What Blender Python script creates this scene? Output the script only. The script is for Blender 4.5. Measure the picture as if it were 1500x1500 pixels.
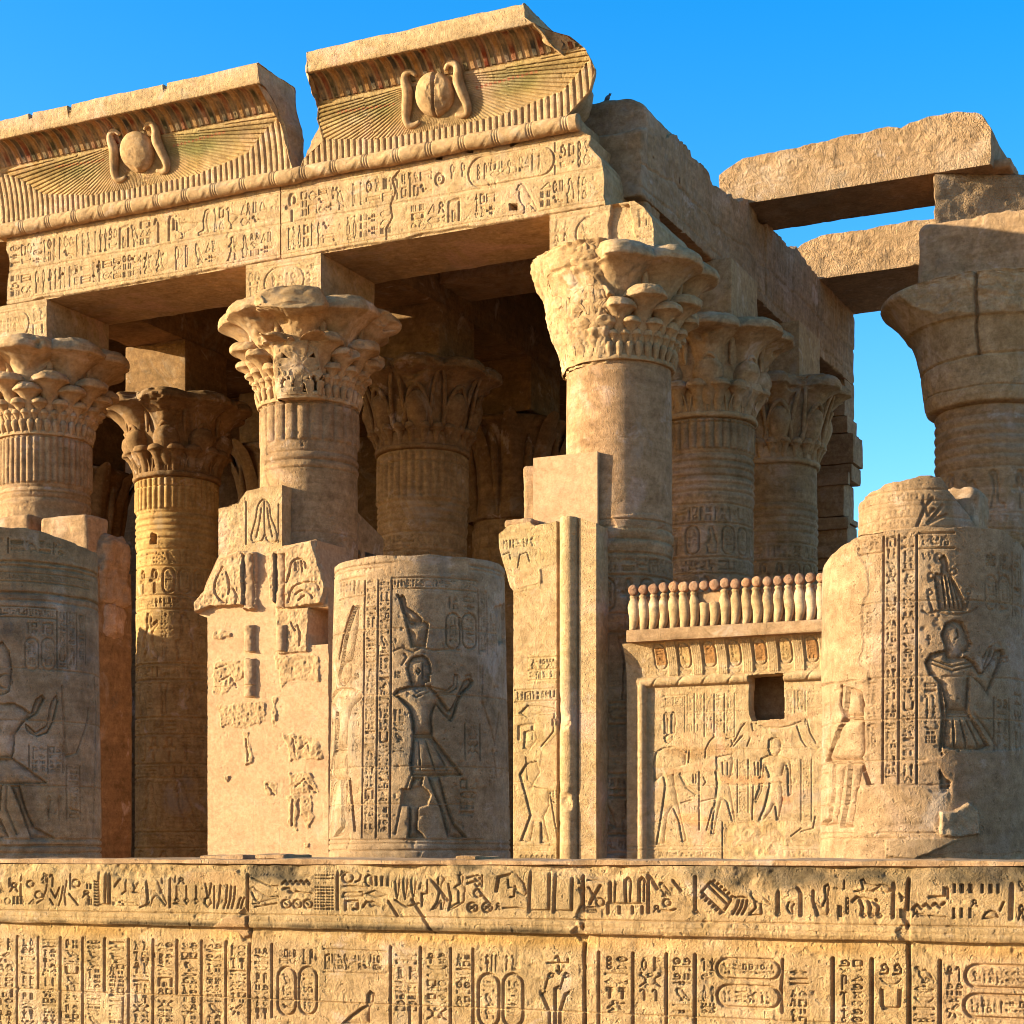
import bpy, math
import numpy as np
from math import radians, sin, cos, pi
for o in list(bpy.data.objects): bpy.data.objects.remove(o, do_unlink=True)
SC = bpy.context.scene
COL = SC.collection
# ---------------------------------------------------------------- camera, sky, sun, exposure
# world axes: x runs along the temple front (to the right), y into the temple, z up; z = 0 is eye height
YAW = math.atan2(1261.0, 2645.0); CY, SY = cos(YAW), sin(YAW)
CAM = np.array([11.31, -27.85, 0.0]); FPX = 2645.0; HORIZON = 1250.0
cd = bpy.data.cameras.new("camera"); cam = bpy.data.objects.new("camera", cd); COL.objects.link(cam)
cam.location = CAM; cam.rotation_euler = (pi/2, 0, YAW)
cd.sensor_width = 36.0; cd.lens = 36.0*FPX/1500.0; cd.shift_y = (HORIZON-750.0)/1500.0
cd.clip_start = 0.1; cd.clip_end = 5000
SC.camera = cam
SUN_EL, SUN_A = 13.5, 4.0       # elevation, degrees in front of exactly sideways-left
w = bpy.data.worlds.new("World"); SC.world = w; w.use_nodes = True
a = radians(SUN_A)
Rv = np.array([CY, SY]); Fv = np.array([-SY, CY])
to_sun = -Rv*cos(a) - Fv*sin(a)
el = radians(SUN_EL)
SUND = np.array([to_sun[0]*cos(el), to_sun[1]*cos(el), sin(el)])
nt = w.node_tree; bg = nt.nodes["Background"]
sky = nt.nodes.new("ShaderNodeTexSky"); sky.sky_type = 'NISHITA'; sky.sun_disc = False
sky.sun_elevation = el; sky.sun_rotation = math.atan2(to_sun[0], to_sun[1])
sky.altitude = 100; sky.air_density = 1.0; sky.dust_density = 0.9; sky.ozone_density = 2.0
hs = nt.nodes.new("ShaderNodeHueSaturation"); hs.inputs['Saturation'].default_value = 1.52; hs.inputs['Value'].default_value = 0.92; hs.inputs['Hue'].default_value = 0.506
nt.links.new(sky.outputs[0], hs.inputs['Color']); nt.links.new(hs.outputs[0], bg.inputs[0])
bg.inputs[1].default_value = 0.15
sd = bpy.data.lights.new("sun", 'SUN'); sd.energy = 5.0; sd.angle = radians(0.5); sd.color = (1.0, 0.99, 0.73)
so = bpy.data.objects.new("sun", sd); COL.objects.link(so); so.location = (-40, -40, 40)
from mathutils import Vector
so.rotation_euler = Vector(-SUND).to_track_quat('-Z', 'Y').to_euler()
SC.view_settings.view_transform = 'Standard'; SC.view_settings.look = 'None'
SC.view_settings.exposure = 1.57; SC.view_settings.gamma = 1.0
SC.cycles.pixel_filter_type = 'BLACKMAN_HARRIS'; SC.cycles.filter_width = 1.0; SC.cycles.denoising_prefilter = 'ACCURATE'; SC.cycles.max_bounces = 6; SC.cycles.diffuse_bounces = 4

# ---------------------------------------------------------------- picture point -> place
def ray(px, py):
    d2 = Fv + Rv*((px-750.0)/FPX)
    return np.array([d2[0], d2[1], (HORIZON-py)/FPX])
def P(px, py, v):                        # on the plane y = v
    d = ray(px, py); t = (v-CAM[1])/d[1]; return CAM + d*t
def PU(px, py, u):                       # on the plane x = u
    d = ray(px, py); t = (u-CAM[0])/d[0]; return CAM + d*t
def crop(x0, y0, k):                     # reader of points measured in an enlarged detail
    return lambda pts: [(x0+x/k, y0+y/k) for x, y in pts]

# ---------------------------------------------------------------- noise
def _h(ix, iy, iz, seed):
    with np.errstate(over='ignore'):
        n = ix.astype(np.uint32)*np.uint32(0x8da6b343) ^ iy.astype(np.uint32)*np.uint32(0xd8163841) ^ iz.astype(np.uint32)*np.uint32(0xcb1ab31f)
        n = n + np.uint32((seed*2654435761) & 0xffffffff)
        n ^= n >> np.uint32(15); n = n*np.uint32(0x2c1b3c6d); n ^= n >> np.uint32(12); n = n*np.uint32(0x297a2d39); n ^= n >> np.uint32(15)
    return n.astype(np.float32)*np.float32(1/4294967296.0)
def vnoise(p, seed=0):
    p = np.asarray(p, np.float32); f = np.floor(p); i = f.astype(np.int64); f = p-f; f = f*f*f*(f*(f*6-15)+10)
    r = 0
    for dx in (0, 1):
        wx = f[..., 0] if dx else 1-f[..., 0]
        for dy in (0, 1):
            wy = f[..., 1] if dy else 1-f[..., 1]
            for dz in (0, 1):
                wz = f[..., 2] if dz else 1-f[..., 2]
                r = r + wx*wy*wz*_h(i[..., 0]+dx, i[..., 1]+dy, i[..., 2]+dz, seed)
    return r*2-1
def fbm(p, freq, octv=3, seed=0):
    p = np.asarray(p, np.float32)*freq; a = 1.0; s = 0; n = 0
    for k in range(octv):
        s = s + a*vnoise(p, seed+k*17); n += a; a *= .5; p = p*2.03+7.1
    return s/n
def fbm2(S, T, freq, octv=3, seed=0, k=(1, 1)):
    return fbm(np.stack([S*k[0], T*k[1], np.full_like(S, seed*3.7)], -1), freq, octv, seed)

# ---------------------------------------------------------------- mesh building
class MB:
    def __init__(s): s.V = []; s.F = []; s.n = 0; s.A = []
    def add(s, V, F, tint=None):
        V = np.asarray(V, np.float32).reshape(-1, 3)
        for f in (F if isinstance(F, list) else [F]):
            s.F.append(np.asarray(f, np.int64)+s.n)
        s.V.append(V); s.A.append(tint if tint is not None else np.ones((len(V), 3), np.float32)); s.n += len(V)
        return s
    def verts(s): return np.concatenate(s.V)
    def build(s, name, mat, parent=None, smooth=True, tint=False):
        V = np.concatenate(s.V); return mesh_np(name, V, s.F, mat, parent, smooth, np.concatenate(s.A) if tint else None)
def mesh_np(name, V, Fs, mat, parent=None, smooth=True, tint=None):
    me = bpy.data.meshes.new(name)
    me.vertices.add(len(V)); me.vertices.foreach_set("co", np.asarray(V, np.float32).ravel())
    loops = np.concatenate([f.ravel() for f in Fs]); tot = np.concatenate([np.full(len(f), f.shape[1]) for f in Fs])
    st = np.concatenate([[0], np.cumsum(tot)[:-1]])
    me.loops.add(len(loops)); me.loops.foreach_set("vertex_index", loops.astype(np.int32))
    me.polygons.add(len(tot)); me.polygons.foreach_set("loop_start", st.astype(np.int32)); me.polygons.foreach_set("loop_total", tot.astype(np.int32))
    me.polygons.foreach_set("use_smooth", np.full(len(tot), smooth))
    me.update(calc_edges=True); me.validate()
    if tint is not None:
        at = me.color_attributes.new("tint", 'FLOAT_COLOR', 'POINT')
        at.data.foreach_set("color", np.concatenate([tint, np.ones((len(tint), 1))], 1).astype(np.float32).ravel())
    me.materials.append(mat)
    o = bpy.data.objects.new(name, me); COL.objects.link(o)
    if parent is not None: o.parent = parent
    return o
def gridF(nt, ns, close=False):
    i = np.arange(nt-1)[:, None]*ns; m = ns if close else ns-1
    j = np.arange(m)[None, :]; j2 = (j+1) % ns
    return np.stack([i+j, i+j2, i+ns+j2, i+ns+j], -1).reshape(-1, 4)
def thing(name, label, cat, loc=(0, 0, 0), group=None):
    o = bpy.data.objects.new(name, None); COL.objects.link(o); o.location = (0, 0, 0); o.empty_display_size = .3
    return tag(o, label, cat, group)
def tag(o, label=None, cat=None, group=None, kind=None):
    if cat and not kind: kind = 'thing'
    if label: o['label'] = label
    if cat: o['category'] = cat
    if group: o['group'] = group
    if kind: o['kind'] = kind
    return o

def stone(lo, hi, res=.06, r0=.022, amp=.012, seed=1, warp=None, chip=1.8, rough=.0):
    """closed block of worn stone: grid faces, rounded chipped edges, noise"""
    lo = np.array(lo, float); hi = np.array(hi, float); Vs = []; Fs = []; n = 0
    dim = hi-lo
    for ax in range(3):
        b, c = [(1, 2), (0, 2), (0, 1)][ax]
        nb = max(2, int(dim[b]/res)+1); nc = max(2, int(dim[c]/res)+1)
        nb = min(nb, 420); nc = min(nc, 420)
        B, Cc = np.meshgrid(np.linspace(lo[b], hi[b], nb), np.linspace(lo[c], hi[c], nc))
        for side in (lo[ax], hi[ax]):
            p = np.zeros(B.shape+(3,)); p[..., b] = B; p[..., c] = Cc; p[..., ax] = side
            Vs.append(p.reshape(-1, 3)); Fs.append(gridF(nc, nb)+n); n += nb*nc
    V = np.concatenate(Vs)
    rn = fbm(V, 1.9, 4, seed)
    r = r0*(1+chip*3.0*np.clip(rn-.15, 0, 1)+.4*rn); r = np.minimum(r, dim.min()*.45)[:, None]
    inner = np.clip(V, lo+r, hi-r); d = V-inner; L = np.linalg.norm(d, axis=1, keepdims=True); nn = d/np.maximum(L, 1e-6)
    V = inner+nn*r
    V = V + nn*(fbm(V, 3.0, 4, seed+5)*amp)[:, None]
    if rough: V = V + nn*(np.abs(fbm(V, 7.0, 4, seed+9))*rough)[:, None]
    if warp is not None: V = warp(V)
    return V, np.concatenate(Fs)

def lathe(prof, n, c0=(0, 0, 0), shift=None, phi0=0, phi1=2*pi, rmod=None):
    """rings of profile (r,z); shift(z)->xy offset of the axis"""
    prof = np.array(prof, float); ph = phi0+(phi1-phi0)*np.arange(n)/n
    R = prof[:, 0][:, None]*np.ones(n); Z = prof[:, 1][:, None]*np.ones(n)
    if rmod is not None: R = R*rmod(ph[None, :], Z)
    X = R*np.cos(ph); Y = R*np.sin(ph)
    if shift is not None:
        sx, sy = shift(Z); X = X+sx; Y = Y+sy
    V = np.stack([X+c0[0], Y+c0[1], Z+c0[2]], -1).reshape(-1, 3)
    return V, gridF(len(prof), n, True)
def smooth_prof(pts, m=6):
    """Catmull-Rom through profile points"""
    p = np.array(pts, float); p = np.concatenate([[2*p[0]-p[1]], p, [2*p[-1]-p[-2]]]); out = []
    for i in range(1, len(p)-2):
        t = np.linspace(0, 1, m, endpoint=False)[:, None]
        out.append(.5*((2*p[i])+(-p[i-1]+p[i+1])*t+(2*p[i-1]-5*p[i]+4*p[i+1]-p[i+2])*t**2+(-p[i-1]+3*p[i]-3*p[i+1]+p[i+2])*t**3))
    out.append(p[-2][None]); return np.concatenate(out)
def tube(path, rad, n=10):
    path = np.array(path, float); rad = np.broadcast_to(np.array(rad, float), (len(path),))
    T = np.gradient(path, axis=0); T /= np.linalg.norm(T, axis=1, keepdims=True)
    up = np.array([0, 1, 0.001]); A = np.cross(T, up); A /= np.maximum(np.linalg.norm(A, axis=1, keepdims=True), 1e-6); B = np.cross(T, A)
    ph = 2*pi*np.arange(n)/n
    V = path[:, None]+rad[:, None, None]*(A[:, None]*np.cos(ph)[None, :, None]+B[:, None]*np.sin(ph)[None, :, None])
    V = V.reshape(-1, 3); k = len(path)
    F = [gridF(k, n, True), np.array([list(range(n))[::-1]]), np.array([list(range((k-1)*n, k*n))])]
    return V, F

# ---------------------------------------------------------------- carving canvas
class Canvas:
    def __init__(s, s0, s1, t0, t1, res, rest=None):
        s.s = np.linspace(s0, s1, max(2, int((s1-s0)/res)+1)); s.t = np.linspace(t0, t1, max(2, int((t1-t0)/(rest or res))+1))
        s.S, s.T = np.meshgrid(s.s, s.t); s.h = np.zeros_like(s.S, dtype=np.float64); s.tint = np.ones(s.S.shape+(3,), np.float32)
        s.px = None; s.ds = s.s[1]-s.s[0]; s.dt = s.t[1]-s.t[0]; s.noise = np.ones_like(s.h)
    def m(s, pts):                       # picture points -> surface points
        return np.array([s.px(*p) for p in pts])
    def box(s, lo, hi):
        i0 = np.searchsorted(s.s, lo[0]); i1 = np.searchsorted(s.s, hi[0]); j0 = np.searchsorted(s.t, lo[1]); j1 = np.searchsorted(s.t, hi[1])
        return slice(j0, j1), slice(i0, i1)
    def dist(s, pts, closed, pad):
        pts = np.asarray(pts, float); b = s.box(pts.min(0)-pad, pts.max(0)+pad); X = s.S[b]; Y = s.T[b]
        D = np.full(X.shape, 1e9); ins = np.zeros(X.shape, bool); n = len(pts)
        if X.size == 0: return b, D, ins
        for i in range(n if closed else n-1):
            a = pts[i]; c = pts[(i+1) % n]; e = c-a; L = max(e@e, 1e-12)
            q = np.clip(((X-a[0])*e[0]+(Y-a[1])*e[1])/L, 0, 1); dx = X-a[0]-q*e[0]; dy = Y-a[1]-q*e[1]
            D = np.minimum(D, dx*dx+dy*dy)
            if closed:
                cr = ((a[1] > Y) != (c[1] > Y)) & (X < (c[0]-a[0])*(Y-a[1])/((c[1]-a[1]) if abs(c[1]-a[1]) > 1e-12 else 1e-12)+a[0])
                ins ^= cr
        return b, np.sqrt(D), ins
    def groove(s, pts, wd, dep):
        b, D, _ = s.dist(pts, False, wd*2); q = np.clip(1.6*(1-D/wd), 0, 1); s.h[b] = np.where(q > 0, np.minimum(s.h[b], s.h[b]*(1-q)-dep*q), s.h[b])
    def ridge(s, pts, wd, hgt):
        b, D, _ = s.dist(pts, False, wd); q = np.sqrt(np.clip(1-(D/wd)**2, 0, 1)); s.h[b] = np.where(D < wd, np.maximum(s.h[b], hgt*q), s.h[b])
    def sunk(s, pts, dep, wd):           # Egyptian sunk relief: cut edge, body swelling back to the surface
        b, D, ins = s.dist(pts, True, .01); s.h[b] = np.where(ins, np.minimum(s.h[b], -dep*(.04+.96*np.exp(-(D/(wd*.62))**1.25))), s.h[b])
    def level(s, pts, z, edge=.02, op=None):
        b, D, ins = s.dist(pts, True, .02); q = np.clip(D/edge, 0, 1)*ins
        s.h[b] = s.h[b]*(1-q)+z*q; return b, ins, q
    def raised(s, pts, hgt, wd):
        b, D, ins = s.dist(pts, True, .01); s.h[b] = np.where(ins, np.maximum(s.h[b], hgt*(1-np.exp(-D/wd))), s.h[b])
    def mask(s, pts, jag=.04, freq=6, seed=3, soft=.012):
        b, D, ins = s.dist(pts, True, jag*2.5+.02); sd = np.where(ins, D, -D)+jag*fbm2(s.S[b], s.T[b], freq, 3, seed)
        return b, np.clip(sd/soft+.5, 0, 1)
    def plaster(s, pts, z=-.004, jag=.05, seed=3, col=None, freq=6, soft=.015):
        b, q = s.mask(pts, jag, freq, seed, soft); s.h[b] = s.h[b]*(1-q)+z*q; s.noise[b] *= 1-.8*q
        if col is not None: s.tint[b] = s.tint[b]*(1-q[..., None])+np.array(col, np.float32)*q[..., None]
    def colour(s, pts, col, jag=.05, freq=6, seed=3, soft=.02, k=1.0):
        b, q = s.mask(pts, jag, freq, seed, soft); q = (q*k)[..., None]; s.tint[b] = s.tint[b]*(1-q)+np.array(col, np.float32)*q
    def stamp(s, g, s0, s1, t0, t1, dep):
        b = s.box((s0, t0), (s1, t1)); X = s.S[b]; Y = s.T[b]
        if X.size == 0: return
        fx = (X-s0)/(s1-s0)*(GN-1); fy = (Y-t0)/(t1-t0)*(GN-1); i = np.clip(fx.astype(int), 0, GN-2); j = np.clip(fy.astype(int), 0, GN-2)
        fx = np.clip(fx-i, 0, 1); fy = np.clip(fy-j, 0, 1)
        v = g[j, i]*(1-fx)*(1-fy)+g[j, i+1]*fx*(1-fy)+g[j+1, i]*(1-fx)*fy+g[j+1, i+1]*fx*fy
        s.h[b] = np.where(v > .02, np.minimum(s.h[b], -dep*v), s.h[b])
    def courses(s, zs, seed, k=.13):
        """courses of stone differ a little in colour"""
        rng = np.random.default_rng(seed); zs = [-1e9]+sorted(zs)+[1e9]
        for a, b in zip(zs[:-1], zs[1:]):
            m = (s.T >= a) & (s.T < b); c = 1+rng.uniform(-k, k*.6)+rng.uniform(-1, 1)*np.array((.01, .0, -.05)); s.tint[m] *= c.astype(np.float32)
    def weather(s, amp=.004, freq=5, seed=2, pit=.006):
        s.h += amp*fbm2(s.S, s.T, freq, 4, seed)*s.noise
        if pit:
            n = fbm2(s.S, s.T, 16, 2, seed+3); s.h -= pit*np.clip(n-.42, 0, 1)*4*s.noise
    def joint_h(s, t, s0=-1e9, s1=1e9, wd=.008, dep=.015, seed=1):
        n = .5*wd*fbm2(s.S, np.zeros_like(s.S), 3, 2, seed); q = np.clip(1.5*(1-np.abs(s.T-t-n)/wd), 0, 1)*((s.S > s0) & (s.S < s1)); s.h = np.where(q > 0, s.h*(1-q)-dep*q, s.h)
    def joint_v(s, x, t0=-1e9, t1=1e9, wd=.008, dep=.015, seed=1, jag=.0):
        n = (.5*wd+jag)*fbm2(s.T, np.zeros_like(s.S), 2.5, 3, seed); q = np.clip(1.5*(1-np.abs(s.S-x-n)/wd), 0, 1)*((s.T > t0) & (s.T < t1)); s.h = np.where(q > 0, s.h*(1-q)-dep*q, s.h)
def front_panel(cv, v0, back, base=None, mb=None, end=None, edge_amp=.02, hole=None):
    """canvas as a slab: carved front at y = v0 - h - base, sides and back closed"""
    mb = mb or MB(); nt, ns = cv.S.shape
    Y = v0-cv.h-(base if base is not None else 0); V = np.stack([cv.S, Y, cv.T], -1)
    if end is not None: V = end(V)
    Fg = gridF(nt, ns)
    if hole is not None: Fg = Fg[~hole.ravel()[Fg].all(1)]
    mb.add(V.reshape(-1, 3), Fg, cv.tint.reshape(-1, 3))
    loop = np.concatenate([V[0], V[1:, -1], V[-1, :-1][::-1], V[1:-1, 0][::-1]]); m = len(loop); k = 7; rings = []
    ctr = loop.mean(0)
    for i in range(k):
        q = i/(k-1); r = loop.copy(); r[:, 1] = loop[:, 1]*(1-q)+back*q
        nz = fbm(r, 2.5, 3, 31)*edge_amp*(1 if 0 < i else 0); dirv = np.sign(r-ctr); dirv[:, 1] = 0
        onx = (np.abs(r[:, 0]-V[..., 0].min()) < 1e-4) | (np.abs(r[:, 0]-V[..., 0].max()) < 1e-4)
        r[:, 0] += np.where(onx, nz*dirv[:, 0], 0); r[:, 2] += np.where(~onx, nz*dirv[:, 2], 0)
        rings.append(r)
    mb.add(np.concatenate(rings), gridF(k, m, True)[:, ::-1])
    if hole is None: mb.add(rings[-1], np.array([np.arange(m)]))
    return mb
# ---------------------------------------------------------------- hieroglyph signs, cut into unit tiles
GN = 40
class GC(Canvas):
    def __init__(s):
        Canvas.__init__(s, 0, 1, 0, 1, 1/(GN-1)); s.s = np.linspace(0, 1, GN); s.t = np.linspace(0, 1, GN); s.S, s.T = np.meshgrid(s.s, s.t); s.h = np.zeros((GN, GN))
    def line(s, *pts, w=.075): s.groove(pts, w, 1.0)
    def ring(s, x, y, r, w=.07, ry=None, a0=0, a1=360):
        a = np.radians(np.linspace(a0, a1, 20)); s.groove(np.stack([x+r*np.cos(a), y+(ry or r)*np.sin(a)], 1), w, 1.0)
    def fill(s, *pts): s.sunk(pts, 1.0, .11)
    def disc(s, x, y, r, ry=None, a0=0, a1=360):
        a = np.radians(np.linspace(a0, a1, 20)); s.sunk(np.stack([x+r*np.cos(a), y+(ry or r)*np.sin(a)], 1), 1.0, .1)
GL = {}
def glyph(name, shape):
    def deco(fn):
        g = GC(); fn(g); GL[name] = (np.clip(-g.h, 0, 1), shape); return fn
    return deco
# shapes: t tall, w wide, q big square, s small
@glyph('reed', 't')
def _(g): g.fill((.36, 0), (.5, 0), (.52, .35), (.74, .55), (.7, .85), (.52, 1), (.34, .92), (.3, .6), (.4, .4))
@glyph('feather', 't')
def _(g): g.fill((.4, 0), (.52, 0), (.54, .3), (.66, .5), (.72, .9), (.5, 1), (.3, .8), (.36, .3)); g.line((.5, .1), (.48, .85), w=.05)
@glyph('water', 'w')
def _(g): g.line(*[(x/10, .5+(.22 if x % 2 else -.22)) for x in range(11)], w=.16)
@glyph('mouth', 'w')
def _(g): g.fill((0, .5), (.2, .78), (.5, .92), (.8, .78), (1, .5), (.8, .22), (.5, .08), (.2, .22)); g.line((.1, .5), (.9, .5), w=.05)
@glyph('bar', 'w')
def _(g): g.fill((0, .3), (1, .3), (1, .7), (0, .7))
@glyph('pool', 'w')
def _(g): g.line((.02, .2), (.98, .2), (.98, .8), (.02, .8), (.02, .2), w=.1); g.line((.2, .5), (.8, .5), w=.08)
@glyph('basket', 'w')
def _(g): g.fill((0, .85), (1, .85), (.9, .45), (.7, .15), (.3, .15), (.1, .45))
@glyph('arm', 'w')
def _(g): g.fill((0, .75), (.12, .8), (.2, .5), (.8, .5), (.9, .7), (1, .62), (.88, .3), (.1, .25))
@glyph('viper', 'w')
def _(g): g.line((.02, .7), (.15, .85), (.25, .6), (.3, .3), (.5, .45), (.7, .3), (1, .25), w=.13)
@glyph('bolt', 'w')
def _(g): g.line((0, .5), (1, .5), w=.13); g.line((.4, .2), (.4, .8), w=.08); g.line((.6, .2), (.6, .8), w=.08)
@glyph('sky', 'w')
def _(g): g.fill((0, .1), (.1, .1), (.12, .5), (.88, .5), (.9, .1), (1, .1), (1, .85), (0, .85))
@glyph('eye', 'w')
def _(g): g.ring(.5, .5, .46, .08, .36); g.disc(.5, .5, .2, .3)
@glyph('fish', 'w')
def _(g): g.fill((0, .5), (.2, .85), (.6, .85), (.8, .55), (1, .9), (1, .1), (.8, .45), (.6, .15), (.2, .15))
@glyph('disc', 's')
def _(g): g.ring(.5, .5, .38, .12); g.disc(.5, .5, .14)
@glyph('sun', 's')
def _(g): g.disc(.5, .5, .45)
@glyph('loaf', 's')
def _(g): g.fill((.05, .15), (.95, .15), (.88, .5), (.7, .78), (.5, .85), (.3, .78), (.12, .5))
@glyph('stool', 's')
def _(g): g.line((.15, .12), (.85, .12), (.85, .88), (.15, .88), (.15, .12), w=.12)
@glyph('hill', 's')
def _(g): g.fill((.05, .1), (.95, .1), (.9, .8), (.75, .85))
@glyph('jarstand', 's')
def _(g): g.fill((.2, .05), (.8, .05), (.6, .5), (.85, .95), (.15, .95), (.4, .5))
@glyph('triple', 's')
def _(g):
    for x in (.2, .5, .8): g.fill((x-.09, .1), (x+.09, .1), (x+.09, .9), (x-.09, .9))
@glyph('pair', 's')
def _(g):
    for x in (.3, .7): g.fill((x-.1, .1), (x+.1, .1), (x+.1, .9), (x-.1, .9))
@glyph('chick', 's')
def _(g): g.fill((.1, .55), (.2, .8), (.4, .95), (.5, .8), (.48, .65), (.75, .6), (.95, .4), (.7, .3), (.6, .25), (.6, .02), (.45, .02), (.45, .25), (.3, .35), (.25, .6))
@glyph('house', 's')
def _(g): g.line((.3, .1), (.1, .1), (.1, .88), (.9, .88), (.9, .1), (.7, .1), w=.11)
@glyph('coil', 's')
def _(g): g.line((.1, .1), (.8, .1), (.9, .5), (.6, .9), (.25, .75), (.3, .45), (.55, .45), w=.11)
@glyph('stroke', 't')
def _(g): g.fill((.36, .05), (.62, .05), (.62, .95), (.36, .95))
@glyph('cloth', 't')
def _(g): g.line((.35, 0), (.35, .8), (.42, .95), (.55, .98), (.66, .88), (.66, .45), w=.1)
@glyph('foot', 't')
def _(g): g.fill((.25, 0), (.85, 0), (.85, .12), (.6, .2), (.58, .95), (.3, .95), (.32, .2))
@glyph('ankh', 't')
def _(g): g.ring(.5, .76, .17, .09, .2); g.line((.15, .52), (.85, .52), w=.1); g.line((.5, .55), (.5, 0), w=.1)
@glyph('was', 't')
def _(g): g.line((.38, 0), (.5, .12), (.62, 0), w=.07); g.line((.5, .1), (.5, .85), (.3, .98), (.2, .8), w=.085); g.line((.5, .9), (.7, .96), w=.07)
@glyph('djed', 't')
def _(g):
    g.line((.5, 0), (.5, .98), w=.13)
    for y in (.62, .74, .86, .98): g.line((.22, y), (.78, y), w=.05)
@glyph('flag', 't')
def _(g): g.line((.35, 0), (.35, 1), w=.09); g.fill((.35, .98), (.85, .86), (.85, .66), (.35, .6))
@glyph('rope', 't')
def _(g):
    for k in range(3): g.ring(.5, .2+.3*k, .17, .075, .16)
@glyph('column', 't')
def _(g): g.fill((.35, 0), (.65, 0), (.6, .6), (.75, .95), (.5, 1), (.25, .95), (.4, .6))
@glyph('sedge', 't')
def _(g): g.line((.5, 0), (.5, 1), w=.08); g.line((.5, .4), (.2, .75), w=.07); g.line((.5, .4), (.82, .75), w=.07); g.line((.2, .05), (.8, .05), w=.07)
@glyph('crook', 't')
def _(g): g.line((.5, 0), (.5, .7), (.42, .9), (.25, .95), (.15, .8), w=.1)
@glyph('jar', 't')
def _(g): g.fill((.4, 0), (.6, 0), (.75, .3), (.72, .62), (.58, .75), (.64, 1), (.36, 1), (.42, .75), (.28, .62), (.25, .3))
@glyph('nefer', 't')
def _(g): g.disc(.5, .18, .2); g.line((.5, .3), (.5, 1), w=.07); g.line((.3, .82), (.7, .82), w=.06)
@glyph('cobra', 't')
def _(g): g.fill((.2, 0), (.9, 0), (.92, .12), (.6, .2), (.62, .6), (.5, .95), (.28, 1), (.12, .88), (.32, .8), (.38, .55), (.3, .25))
@glyph('falcon', 'q')
def _(g): g.fill((.1, .78), (.2, .95), (.4, 1), (.5, .85), (.62, .65), (.8, .4), (1, .02), (.88, .02), (.66, .26), (.56, .22), (.56, .04), (.68, 0), (.36, 0), (.44, .06), (.42, .24), (.26, .4), (.2, .62), (.24, .76))
@glyph('owl', 'q')
def _(g): g.fill((.2, .7), (.18, .9), (.3, 1), (.52, .96), (.56, .75), (.78, .45), (1, .05), (.86, .08), (.62, .28), (.6, .04), (.72, 0), (.34, 0), (.44, .06), (.42, .28), (.26, .45)); g.disc(.36, .84, .07)
@glyph('vulture', 'q')
def _(g): g.fill((.02, .82), (.12, .94), (.26, .92), (.34, .7), (.56, .78), (.8, .52), (1, .08), (.8, .18), (.6, .24), (.52, .02), (.66, 0), (.36, 0), (.42, .22), (.24, .4), (.2, .74))
@glyph('duck', 'q')
def _(g): g.fill((0, .84), (.2, .96), (.34, .86), (.32, .62), (.6, .62), (1, .5), (.84, .34), (.62, .24), (.5, .22), (.5, .04), (.62, 0), (.3, 0), (.4, .06), (.36, .24), (.2, .36), (.2, .66), (.16, .8))
@glyph('man', 'q')
def _(g): g.fill((.2, 0), (.85, 0), (.9, .14), (.7, .3), (.66, .6), (.9, .75), (.84, .84), (.58, .72), (.6, .9), (.5, 1), (.36, .98), (.32, .82), (.36, .7), (.16, .5), (.1, .3), (.2, .3), (.3, .46), (.34, .3), (.16, .12))
@glyph('god', 'q')
def _(g): g.fill((.2, 0), (.8, 0), (.86, .4), (.7, .66), (.68, .8), (.56, 1), (.36, .96), (.3, .8), (.38, .66), (.3, .44), (.14, .42), (.14, .3), (.24, .2))
@glyph('walker', 't')
def _(g): g.fill((.1, 0), (.3, 0), (.44, .36), (.6, .3), (.6, 0), (.85, 0), (.74, .1), (.72, .4), (.64, .55), (.85, .62), (.82, .7), (.6, .74), (.62, .92), (.5, 1), (.36, .92), (.4, .76), (.2, .6), (.28, .54), (.36, .6), (.34, .42), (.2, .1))
@glyph('scarab', 'q')
def _(g): g.disc(.5, .42, .26, .32); g.disc(.5, .84, .16, .12); g.line((.3, .6), (.06, .8), (.1, 1), w=.06); g.line((.7, .6), (.94, .8), (.9, 1), w=.06); g.line((.26, .3), (.04, .05), w=.06); g.line((.74, .3), (.96, .05), w=.06)
@glyph('bee', 'q')
def _(g): g.fill((0, .5), (.16, .7), (.3, .6), (.56, .5), (.98, .2), (.8, .12), (.4, .3), (.16, .34)); g.fill((.3, .6), (.66, 1), (.84, .9), (.56, .54)); g.line((.3, .34), (.2, .05), w=.06); g.line((.5, .3), (.56, .05), w=.06)
@glyph('arms', 'q')
def _(g): g.line((.1, .98), (.12, .3), (.2, .15), (.8, .15), (.88, .3), (.9, .98), w=.1)
@glyph('lion', 'q')
def _(g): g.fill((0, .06), (.3, .12), (.34, .4), (.18, .56), (.16, .8), (.34, .92), (.46, .8), (.5, .58), (.84, .56), (.98, .36), (.98, .06))
@glyph('shrine', 'q')
def _(g): g.line((.1, 0), (.1, .85), (.9, .95), (.9, 0), w=.09); g.fill((.36, 0), (.64, 0), (.64, .5), (.36, .5))
@glyph('knot', 's')
def _(g): g.ring(.5, .66, .22, .1); g.line((.42, .5), (.15, .05), w=.1); g.line((.58, .5), (.85, .05), w=.1)
BY = {k: [n for n, (a, b) in GL.items() if b == k] for k in 'twqs'}
def put(cv, name, s0, s1, t0, t1, dep=.015, jit=None):
    cv.stamp(GL[name][0], s0, s1, t0, t1, dep)
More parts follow.
